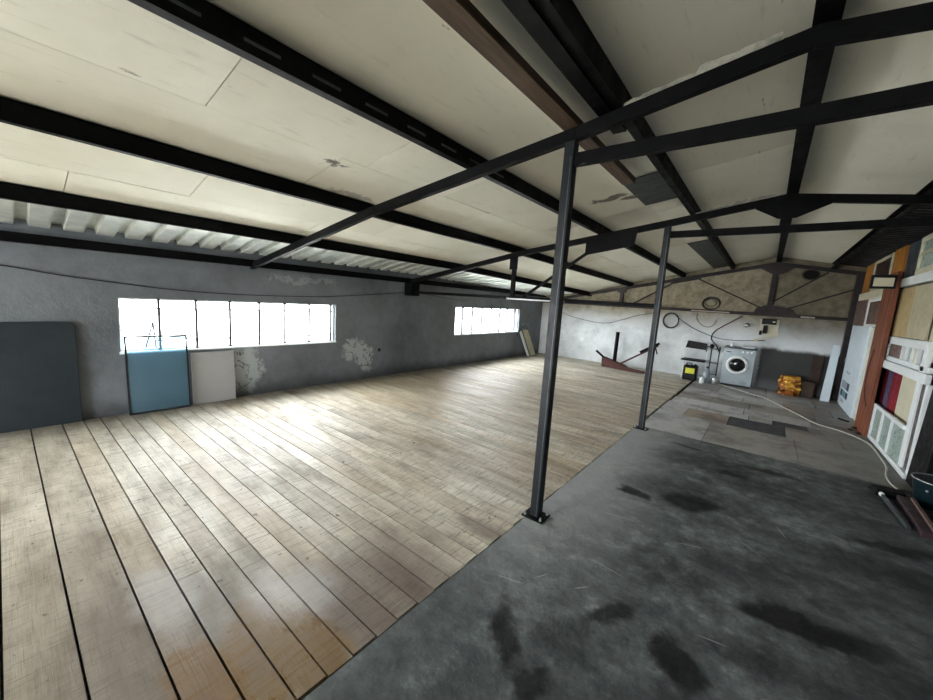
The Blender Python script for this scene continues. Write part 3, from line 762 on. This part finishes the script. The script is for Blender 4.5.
m = MB(); m.tube([(-1.49, 10.78, .09), (-1.02, 10.78, .09)], .010, 8); build('stretcher', m, 'white', fc, smooth=True)
# canister under/front of the seat
cn = thing('canister', (-1.28, 10.45, 0), 'squat black plastic canister with a yellow label under the folding chair', 'canister')
m = MB(); m.box(-1.43, -1.14, 10.30, 10.56, .0, .36); b = build('body', m, 'blackplastic', cn, bev=.03)
m = MB(); m.lathe([(.03, .355), (.03, .39), (.012, .395)], (-1.2, 10.43, 0), 14); build('cap', m, 'blackplastic', cn)
m = MB(); m.box(-1.38, -1.19, 10.294, 10.298, .17, .30); build('sticker', m, 'yellow', cn)
m = MB(); m.tube(spline([(-1.38, 10.43, .36), (-1.38, 10.43, .40), (-1.28, 10.43, .40), (-1.28, 10.43, .36)], 4), .012, 8); build('handle', m, 'blackplastic', cn, smooth=True)
# clear jug
jg = thing('plastic_jug', (-.945, 10.38, 0), 'translucent grey plastic jug standing between chair and trolley', 'jug')
m = MB(); m.lathe([(.07, 0), (.08, .02), (.08, .24), (.05, .30), (.022, .33), (.022, .36)], (-.945, 10.38, 0), 18); m.bm.free()
M['jug'] = simple('translucent_grey_plastic', (.55, .60, .63), .3, 0, .15, 6, 0)
m = MB(); m.lathe([(.07, 0), (.08, .02), (.08, .24), (.05, .30), (.022, .33), (.022, .36)], (-.945, 10.38, 0), 18); build('body', m, 'jug', jg, smooth=True)
m = MB(); m.lathe([(.026, .355), (.026, .385), (.01, .388)], (-.945, 10.38, 0), 14); build('cap', m, 'blackplastic', jg)
# trolley / hand pump of tubes beside the machine
tr = thing('tube_trolley', (-.86, 10.6, 0), 'dark tubular stand with small wheels squeezed left of the washing machine', 'stand')
for x, h in ((-.94, .92), (-.78, .86)):
    m = MB(); m.tube([(x, 10.62, .06), (x, 10.64, h)], .014, 8); build('upright', m, 'galvdark', tr, smooth=True)
for z in (.18, .46, .80):
    m = MB(); m.tube([(-.96, 10.63, z), (-.76, 10.63, z)], .010, 8); build('crossbar', m, 'galvdark', tr, smooth=True)
m = MB(); m.lathe([(.035, -.03), (.05, -.02), (.05, .03), (.03, .04)], (-.94, 10.60, .86), 14, 'y'); build('pump_head', m, 'wm_dark', tr, smooth=True)
m = MB(); m.tube(spline([(-.94, 10.58, .86), (-1.02, 10.56, .84), (-1.04, 10.56, .72)], 5), .014, 8); build('spout', m, 'galvdark', tr, smooth=True)
for x in (-.97, -.75):
    m = MB(); m.lathe([(.02, -.015), (.055, -.015), (.055, .015), (.02, .015)], (x, 10.56, .056), 16, 'x'); build('wheel', m, 'blackplastic', tr)
m = MB(); m.lathe([(.055, .0), (.065, .02), (.065, .15), (.04, .18)], (-.775, 10.40, 0), 16)
tag(build('metal_can', m, 'galv', smooth=True), 'small shiny metal can standing before the tubular stand', 'can')
m = MB(); m.lathe([(.04, .0), (.05, .01), (.05, .11), (.02, .14), (.02, .16)], (-1.0, 10.14, 0), 14)
tag(build('bottle', m, 'white', smooth=True), 'small whitish bottle on the floor before the grey jug', 'bottle')

# washing machine
wm = thing('washing_machine', (-.39, 10.65, 0), 'silver grey front loading washing machine against the far wall', 'washing machine')
wx0, wx1, wy0, wy1, wh = -.69, -.09, 10.52, 10.96, .90
m = MB(); m.box(wx0, wx1, wy0, wy1, .03, wh-.03); build('body', m, 'wm', wm, bev=.012)
m = MB(); m.box(wx0-.003, wx1+.003, wy0-.006, wy1, wh-.03, wh); build('top_panel', m, 'wm_dark2', wm, bev=.006) if 'wm_dark2' in M else build('top_panel', m, 'galvdark', wm, bev=.006)
m = MB(); m.box(wx0+.005, wx1-.005, wy0-.010, wy0-.001, .745, wh-.035); cp = build('control_panel', m, 'wm', wm, bev=.004)
m = MB(); m.box(wx0+.03, wx0+.17, wy0-.016, wy0-.011, .77, .845); dr = build('detergent_drawer', m, 'wm', wm, bev=.003)
m = MB(); m.box(wx0+.05, wx0+.15, wy0-.019, wy0-.0165, .778, .795); build('drawer_grip', m, 'wm_dark', dr)
for i, q in enumerate((.36, .44, .52)):
    m = MB(); m.lathe([(.022, 0), (.022, -.018), (.016, -.022)], (wx0+q, wy0-.011, .81), 16, 'y'); build('knob', m, 'white', cp)
cx, cz = -.40, .50
m = MB(); m.lathe([(.155, 0), (.212, -.006), (.215, -.028), (.195, -.045), (.160, -.040), (.150, -.015)], (cx, wy0-.001, cz), 40, 'y', closed=True); dd = build('door', m, 'white', wm, smooth=True)
m = MB(); m.lathe([(.152, -.012), (.150, -.022), (.11, -.040), (.05, -.050), (.004, -.052)], (cx, wy0, cz), 36, 'y'); build('porthole_glass', m, 'wm_dark', dd, smooth=True)
m = MB(); m.box(cx+.150, cx+.185, wy0-.058, wy0-.044, cz-.05, cz+.05); build('handle', m, 'galv', dd, bev=.006)
for x in (wx0+.05, wx1-.05):
    for y in (wy0+.05, wy1-.05):
        m = MB(); m.lathe([(.02, 0), (.02, .012), (.012, .012), (.012, .03)], (x, y, 0), 10); build('foot', m, 'blackplastic', wm)
m = MB(); m.box(wx0+.05, wx0+.10, wy0-.004, wy0-.0015, .06, .10)
build('service_flap', m, 'wm', wm)
# things on top of it
m = MB(); m.hexa([(-.36, 10.55, .901), (-.13, 10.55, .901), (-.11, 10.72, .901), (-.34, 10.74, .901), (-.37, 10.54, .94), (-.12, 10.54, .94), (-.10, 10.73, .95), (-.35, 10.75, .95)])
tag(build('folded_cloth', m, 'white', bev=.015), 'folded white cloth on top of the washing machine', 'cloth')
m = MB(); m.lathe([(.03, .901), (.034, .95), (.026, .99), (.01, 1.0)], (-.56, 10.66, 0), 14)
tag(build('soap_pot', m, 'white', smooth=True), 'little white pot at the left of the washing machine top', 'pot')
m = MB(); m.tube([(-.38, 10.75, .901), (-.385, 10.75, 1.02)], .008, 8)
tag(build('brush', m, 'white', smooth=True), 'thin white stick upright on the washing machine', 'brush')

# amber bag, dark box, boards right of the machine
bg = MB(); N = 14
rr = random.Random(3)
for i in range(1): 
    rings = []
    for j in range(9):
        h = j/8*.42; R = []
        for k in range(N):
            a = 2*PI*k/N; q = (.19-.05*abs(j/8-.45))*(1+rr.uniform(-.16, .16))
            R.append(bg.bm.verts.new((.56+q*1.0*math.copysign(abs(math.cos(a))**.7, math.cos(a)), 10.52+q*.6*math.copysign(abs(math.sin(a))**.7, math.sin(a)), h+rr.uniform(-.015, .015)*(j > 0))))
        rings.append(R)
    for j in range(8):
        for k in range(N): bg._f([rings[j][k], rings[j][(k+1) % N], rings[j+1][(k+1) % N], rings[j+1][k]])
    bg._f(rings[0][::-1]); bg._f(rings[-1])
tag(build('foil_bag', bg, 'amber'), 'crumpled shiny amber-gold foil bag on the floor by the far wall', 'bag')
m = MB(); m.box(.76, .95, 10.48, 10.68, 0, .34)
bx = build('carton', m, 'dark_wood', bev=.006); tag(bx, 'small dark brown carton just right of the amber bag', 'box')
m = MB(); m.hexa([(.86, 10.76, 0), (1.03, 10.76, 0), (1.03, 10.80, 0), (.86, 10.80, 0), (.88, 10.90, .88), (1.05, 10.90, .88), (1.05, 10.94, .88), (.88, 10.94, .88)])
tag(build('brown_board', m, 'dark_wood', bev=.003), 'dark brown board standing against the far wall behind the carton', 'board')
m = MB(); m.hexa([(1.06, 10.44, 0), (1.20, 10.44, 0), (1.20, 10.47, 0), (1.06, 10.47, 0), (1.13, 10.74, 1.15), (1.245, 10.74, 1.15), (1.245, 10.77, 1.15), (1.13, 10.77, 1.15)])
tag(build('white_plank', m, 'white_blue', bev=.003), 'long white plank leaning on the dark red corner column', 'plank')

# rusty implement near the far wall
ri = thing('rusty_stand', (-3.0, 10.4, 0), 'rusty iron stand with upright pipe and long slanting lever', 'iron stand')
m = MB(); m.hexa([(-3.40, 10.28, 0), (-2.62, 10.20, 0), (-2.62, 10.44, 0), (-3.38, 10.52, 0), (-3.42, 10.30, .26), (-2.80, 10.24, .12), (-2.80, 10.42, .12), (-3.38, 10.50, .26)]); build('base', m, 'rust', ri, bev=.01)
m = MB(); m.hexa([(-3.02, 10.18, 0), (-2.30, 10.12, 0), (-2.26, 10.26, 0), (-2.98, 10.34, 0), (-3.02, 10.18, .10), (-2.30, 10.12, .05), (-2.26, 10.26, .05), (-2.98, 10.34, .10)]); build('base_plate', m, 'rust', ri, bev=.006)
m = MB(); m.tube([(-3.09, 10.38, .12), (-3.09, 10.40, .98)], .048, 14); build('upright_pipe', m, 'steel', ri, smooth=False)
m = MB(); m.bar((-3.36, 10.40, .22), (-3.62, 10.40, .40), .05, .05); build('stub_arm', m, 'steel', ri, bev=.005)
m = MB(); m.bar((-2.98, 10.32, .10), (-2.06, 10.40, .74), .045, .045); build('lever', m, 'rust', ri, bev=.004)
m = MB(); m.bar((-2.46, 10.34, .52), (-2.04, 10.40, .80), .065, .06); m.bar((-2.12, 10.37, .70), (-2.06, 10.38, .52), .03, .03); build('lever_grip', m, 'steel', ri, bev=.004)

# ------------------------------------------------------------------ stored doors and frames along the right wall
def slab(name, x0, x1, y0, y1, z0, z1, mat, label=None, cat=None, parent=None, bev=.004, ztop=None):
    m = MB(); m.box(x0, x1, y0, y1, z0, z1)
    o = build(name, m, mat, parent, bev=bev)
    if label: tag(o, label, cat)
    return o
wp = slab('white_door', 1.335, 1.364, 9.05, 10.60, 0, 1.58, 'white_blue', 'tall glossy white panel with small printed pictures low on it', 'panel')
for r, (z0, z1, cells) in enumerate([(.36, .50, ('ink_grey', 'ink_grey', 'ink')), (.20, .32, ('ink', 'ink_teal', 'ink'))]):
    for k, c in enumerate(cells):
        m = MB(); y0 = 10.45-.27*k; m.box(1.3325, 1.3345, y0-.23, y0, z0, z1); o = build('print', m, c, wp)
for k in range(3):
    m = MB(); m.box(1.3325, 1.3345, 10.28-.12*k-.07, 10.28-.12*k, .09, .15); build('print', m, 'ink_grey', wp)
for k in range(2):
    m = MB(); m.box(1.3325, 1.3345, 10.2-.2*k-.12, 10.2-.2*k, .66, .70); build('print', m, 'ink_grey', wp)
m = MB(); m.box(1.322, 1.334, 10.52, 10.58, .84, .92); build('hinge', m, 'galv', wp)
slab('cream_door', 1.366, 1.40, 8.42, 9.3, 0, 1.565, 'offwhite', 'plain off-white door leaf between the white panel and the red-brown board', 'door')
slab('tall_board', 1.30, 1.345, 7.72, 8.40, 0, 2.36, 'board_brown', 'tall red-brown wooden board standing between cream door and white window', 'board')
# frames stacked on the doors
def frame(name, x, y0, y1, z0, z1, t, mat, pane, label, cat='window frame', mull=(), bars=(), d=.04, group=None):
    o = thing(name, (x+d/2, (y0+y1)/2, z0), label, cat, group)
    m = MB(); m.box(x, x+d, y0, y1, z0, z0+t); m.box(x, x+d, y0, y1, z1-t, z1); m.box(x, x+d, y0, y0+t, z0+t, z1-t); m.box(x, x+d, y1-t, y1, z0+t, z1-t)
    build('frame', m, mat, o, bev=.003)
    for q in mull:
        m = MB(); m.box(x+.005, x+d-.005, q-t*.3, q+t*.3, z0+t, z1-t); build('mullion', m, mat, o)
    for q in bars:
        m = MB(); m.box(x+.004, x+d-.004, y0+t, y1-t, q-t*.3, q+t*.3); build('crossbar', m, mat, o)
    if pane:
        m = MB(); m.box(x+d*.45, x+d*.6, y0+t-.002, y1-t+.002, z0+t-.002, z1-t+.002); build('pane', m, pane, o)
    return o
frame('small_window', 1.36, 8.48, 9.75, 1.572, 2.06, .05, 'white', 'pinkbrown', 'white sash with pinkish brown pane standing on the cream door')
slab('mottled_panel', 1.345, 1.37, 9.78, 10.72, 1.585, 2.06, 'pinkbrown', 'mottled pinkish brown panel standing on the tall white panel', 'panel')
slab('cream_sheet', 1.35, 1.375, 8.45, 10.7, 2.065, 2.20, 'cream', 'cream strip lying across the tops of the sash and mottled panel', 'panel')
slab('orange_plank', 1.38, 1.42, 9.98, 10.72, 2.21, 2.74, 'orange_wood', 'orange wooden plank high in the far corner beside the column', 'plank')
frame('picture_frame', 1.36, 8.62, 9.86, 2.21, 2.73, .045, 'cream', 'darkpane', 'light framed dark pane high on the right between two orange planks', mull=())
slab('orange_plank', 1.36, 1.40, 7.96, 8.50, 2.38, 2.74, 'orange_wood', 'wider orange wooden plank high above the red-brown board', 'plank')
slab('blue_sheet', 1.39, 1.41, 7.34, 7.92, 2.265, 2.74, 'bluepane', 'streaked blue-grey sheet high up left of the cream window', 'metal sheet')
frame('cream_window', 1.37, 5.2, 7.30, 2.265, 2.73, .07, 'cream', 'seagreen', 'cream painted window frame lying on the white shelf board near the ceiling', mull=(6.6, 5.9), bars=(2.52,))
slab('shelf_board', 1.35, 1.425, 5.0, 7.88, 2.145, 2.255, 'white', 'long thick white board held high above the beige panels', 'board')
slab('beige_panel', 1.385, 1.41, 7.20, 7.89, 1.475, 2.125, 'beige', 'tan beige board directly right of the red-brown board above the white window', 'board')
slab('beige_panel', 1.385, 1.41, 6.42, 7.185, 1.475, 2.125, 'beige_grey', 'lighter grey-beige board above the white window, nearer than the tan one', 'board')
slab('cream_board', 1.416, 1.43, 5.2, 6.40, 1.25, 2.125, 'cream', 'cream board at the right image edge above the black sheet', 'board')
# supports behind so nothing hangs in the air
for y, lb in ((10.3, 'timber prop behind the white panel'), (9.0, 'timber prop behind the cream door'), (7.6, 'timber prop behind the beige boards'), (5.9, 'timber prop behind the cream board')):
    m = MB(); m.box(1.47, 1.60, y-.04, y+.04, 0, 2.60); tag(build('timber_prop', m, 'dark_wood'), lb, 'timber')

# white window unit
wu = thing('window_unit', (1.39, 6.9, 0), 'big white painted window and door frame leaning at the right over crimson cloth', 'window frame')
x = 1.37; d = .045
def bx_(nm, y0, y1, z0, z1, xx=x, dd=d, mat='white', par=wu):
    m = MB(); m.box(xx, xx+dd, y0, y1, z0, z1); return build(nm, m, mat, par, bev=.004)
bx_('top_rail', 6.20, 7.88, 1.37, 1.468); bx_('middle_rail', 6.00, 7.90, 1.14, 1.20); bx_('middle_rail', 5.95, 7.90, 1.03, 1.135, x-.02)
bx_('stile', 7.80, 7.88, 1.20, 1.37); bx_('stile', 6.16, 6.28, .05, 1.37)
for q in (7.12, 6.92, 6.70, 6.50): bx_('mullion', q-.012, q+.012, 1.20, 1.37)
bx_('pale_slat', 6.52, 6.68, 1.2, 1.36, x+.02, .01, 'cream'); bx_('pale_slat', 6.72, 6.90, 1.2, 1.36, x+.02, .01, 'seagreen'); bx_('dark_pane', 7.14, 7.80, 1.2, 1.37, x+.02, .01, 'pinkbrown')
bx_('narrow_stile', 5.92, 5.97, .0, 1.03); bx_('mottled_strip', 5.97, 6.16, .05, 1.03, x+.02, .01, 'mottle') if 'mottle' in M else bx_('mottled_strip', 5.97, 6.16, .05, 1.03, x+.02, .01, 'darkpane')
bx_('bottom_rail', 5.92, 7.74, .0, .06, x-.02)
ls = thing('lower_sash', (0, 0, 0)); ls.parent = wu; ls['_o'] = wu['_o']
for a in (bx_('sash_rail', 6.28, 7.74, .46, .51, x-.02, .03, 'white', ls), bx_('sash_stile', 7.68, 7.74, .06, .46, x-.02, .03, 'white', ls), bx_('sash_bar', 7.21, 7.25, .06, .46, x-.02, .03, 'white', ls), bx_('sash_bar', 6.75, 6.79, .06, .46, x-.02, .03, 'white', ls)): pass
bx_('sash_pane', 6.28, 7.68, .06, .46, x, .008, 'seagreen', ls)
slab('cream_board', 1.43, 1.45, 6.29, 7.12, .0, 1.03, 'cream', 'cream board behind the white window frame right of the crimson cloth', 'board')
# cloth folds
m = MB(); cols = []
for k in range(25):
    y = 7.13+k*.040; cols.append((1.43+.012*math.sin(k*1.3), y))
A = [m.bm.verts.new((a, b, .0)) for a, b in cols]; B = [m.bm.verts.new((a, b, 1.02)) for a, b in cols]
for k in range(24): m._f([A[k], A[k+1], B[k+1], B[k]])
o = build('crimson_cloth', m, 'crimson', solid=.004, smooth=True); tag(o, 'crimson cloth with violet-grey folds hanging behind the white window frame', 'cloth')
m = MB(); A = [m.bm.verts.new((a-.006, b, .0)) for a, b in cols[8:17]]; B = [m.bm.verts.new((a-.006, b, 1.02)) for a, b in cols[8:17]]
for k in range(8): m._f([A[k], A[k+1], B[k+1], B[k]])
build('violet_fold', m, 'violet', o, solid=.003, smooth=True)

# floodlight on the brown board
ff = thing('floodlight', (1.16, 7.62, 2.1), 'black framed floodlight with pale lens fixed high on the red-brown board', 'floodlight')
m = MB(); m.box(1.03, 1.27, 7.50, 7.57, 2.105, 2.29); build('housing', m, 'blackplastic', ff, bev=.008)
m = MB(); m.box(1.055, 1.245, 7.492, 7.499, 2.135, 2.25); build('lens', m, 'cream', ff, bev=.003)
m = MB(); m.bar((1.15, 7.60, 2.20), (1.33, 7.80, 2.20), .03, .04); m.box(1.04, 1.26, 7.572, 7.60, 2.18, 2.22); build('bracket', m, 'blackplastic', ff)
m = MB(); m.tube(spline([(1.295, 8.12, 1.25), (1.293, 8.22, .9), (1.293, 8.15, .6), (1.293, 7.85, .42)], 6), .005, 6)
tag(build('lamp_cable', m, 'rust', smooth=True), 'thin reddish cable curving down the lower part of the red-brown board', 'cable')

# black sheet, tub and scrap steel at the right edge
m = MB(); m.hexa([(1.36, 5.42, 0), (1.36, 5.86, 0), (1.40, 5.86, 0), (1.40, 5.42, 0), (1.40, 5.42, 1.22), (1.40, 5.86, 1.22), (1.44, 5.86, 1.22), (1.44, 5.42, 1.22)])
tag(build('black_sheet', m, 'blackplastic', bev=.003), 'tall black sheet standing behind the tub at the right image edge', 'board')
tb = thing('plastic_tub', (1.44, 5.12, 0), 'dark teal plastic tub with a pale rim at the right image edge', 'tub')
m = MB(); m.lathe([(.001, .004), (.15, .004), (.185, .24), (.19, .245), (.175, .235), (.142, .012), (.001, .012)], (1.43, 5.20, 0), 32); build('body', m, 'teal', tb, smooth=True)
m = MB(); m.tube([(1.43+.19*math.cos(2*PI*k/32), 5.20+.19*math.sin(2*PI*k/32), .245) for k in range(32)], .006, 6, closed=True); build('rim', m, 'galv', tb, smooth=True)
m = MB(); m.lathe([(.008, 0), (.008, -.012)], (1.31, 5.07, .17), 8, 'y'); build('rivet', m, 'galv', tb)
sc = thing('scrap_frame', (1.18, 4.8, 0), 'plum-painted steel channel frame lying on the concrete before the tub', 'steel frame')
m = MB(); m.hexa([(1.15, 4.36, 0), (1.22, 4.36, 0), (1.24, 5.06, 0), (1.15, 5.08, 0), (1.15, 4.36, .05), (1.22, 4.36, .05), (1.24, 5.06, .07), (1.15, 5.08, .07)]); build('channel', m, 'purple', sc, bev=.005)
m = MB(); m.bar((1.225, 4.38, .062), (1.235, 5.04, .08), .022, .02); build('edge_strip', m, 'pinkbrown', sc)
m = MB(); m.bar((1.06, 5.05, .03), (1.10, 4.42, .02), .02, .03); build('rod', m, 'galvdark', sc)
m = MB(); m.lathe([(.014, -.02), (.02, -.01), (.02, .01), (.01, .02)], (1.058, 5.08, .035), 12, 'y'); build('rod_tip', m, 'white', sc, smooth=True)
m = MB(); m.hexa([(1.02, 5.12, 0), (1.23, 5.12, 0), (1.23, 5.28, 0), (1.00, 5.30, 0), (1.04, 5.13, .05), (1.22, 5.13, .07), (1.22, 5.27, .07), (1.02, 5.28, .05)]); build('cross_plate', m, 'steel', sc, bev=.006)
m = MB(); m.hexa([(1.30, 4.55, 0), (1.42, 4.55, 0), (1.42, 4.85, 0), (1.31, 4.85, 0), (1.30, 4.55, .10), (1.42, 4.55, .11), (1.42, 4.85, .13), (1.31, 4.85, .12)]); build('side_plate', m, 'purple', sc, bev=.006)

# hose over the floor
P = [(-.66, 10.36), (-.35, 10.1), (-.05, 9.75), (.18, 9.55), (.40, 9.0), (.62, 8.45), (.82, 7.95), (1.05, 7.75), (1.20, 7.55), (1.30, 7.2), (1.30, 6.6), (1.28, 6.2), (1.22, 5.85), (1.21, 5.6), (1.24, 5.40)]
m = MB(); m.tube(spline([(a, b, .010) for a, b in P], 7), .009, 7)
tag(build('garden_hose', m, 'hose', smooth=True), 'long off-white hose snaking over the floor from the washing machine', 'hose')
# rubble by the red-brown board
for k, (a, b, r) in enumerate([(1.27, 8.15, .035), (1.20, 7.98, .028), (1.26, 7.80, .03)]):
    m = MB(); m.lathe([(r*.5, 0), (r, r*.4), (r*.7, r*.9), (r*.2, r)], (a, b, 0), 7)
    for v in m.bm.verts: v.co += Vector((random.uniform(-.3, .3)*r, random.uniform(-.3, .3)*r, 0 if v.co.z < .004 else random.uniform(-.1, .1)*r))
    tag(build('rubble_piece', m, 'dark_wood'), ['dark lump at the foot of the red-brown board, farthest of the three', 'middle dark lump at the foot of the red-brown board', 'dark lump at the foot of the red-brown board, nearest the window frame'][k], 'rubble', 'rubble at the foot of the board')
m = MB(); m.bar((1.16, 8.75, .012), (1.26, 8.60, .012), .03, .02)
tag(build('wood_scrap', m, 'steel'), 'small black scrap on the floor before the cream door', 'scrap')

# ------------------------------------------------------------------ light
w = bpy.data.worlds.new('World'); S.world = w; w.use_nodes = True
wn = w.node_tree.nodes; bgn = wn['Background']
bgn.inputs[0].default_value = (.94, .965, 1.0, 1); bgn.inputs[1].default_value = 1.0
def portal(loc, rot, sx, sy):
    l = bpy.data.lights.new('sky_portal', 'AREA'); l.shape = 'RECTANGLE'; l.size = sx; l.size_y = sy; l.cycles.is_portal = True
    o = bpy.data.objects.new('sky_portal', l); COL.objects.link(o); o.location = loc; o.rotation_euler = rot
for a, b, c, d in (W1, W2, W3): portal((XL-.23, (a+b)/2, (c+d)/2), (0, -PI/2, 0), d-c, b-a)
portal((-3.9, YB-.22, 1.0), (PI/2, 0, 0), 2.6, 2.1)

# ------------------------------------------------------------------ camera
yaw, pitch, roll = -0.673123338, -0.136659573, 0.0656798914
f = Vector((math.sin(yaw)*math.cos(pitch), math.cos(yaw)*math.cos(pitch), math.sin(pitch)))
r = Vector((math.cos(yaw), -math.sin(yaw), 0)); u = r.cross(f)
r2 = r*math.cos(roll)+u*math.sin(roll); u2 = -r*math.sin(roll)+u*math.cos(roll)
cam = bpy.data.cameras.new('Camera'); co = bpy.data.objects.new('Camera', cam); COL.objects.link(co)
co.matrix_world = Matrix(((r2.x, u2.x, -f.x, 0), (r2.y, u2.y, -f.y, 0), (r2.z, u2.z, -f.z, 1.6), (0, 0, 0, 1)))
cam.sensor_fit = 'HORIZONTAL'; cam.sensor_width = 36; cam.lens = 370.724/933*36; cam.clip_start = .02
S.camera = co
vs = S.view_settings; vs.view_transform = 'Standard'; vs.look = 'None'; vs.gamma = 1; vs.use_curve_mapping = False
vs.exposure = 5.35
for o in S.objects:
    if '_o' in o: del o['_o']
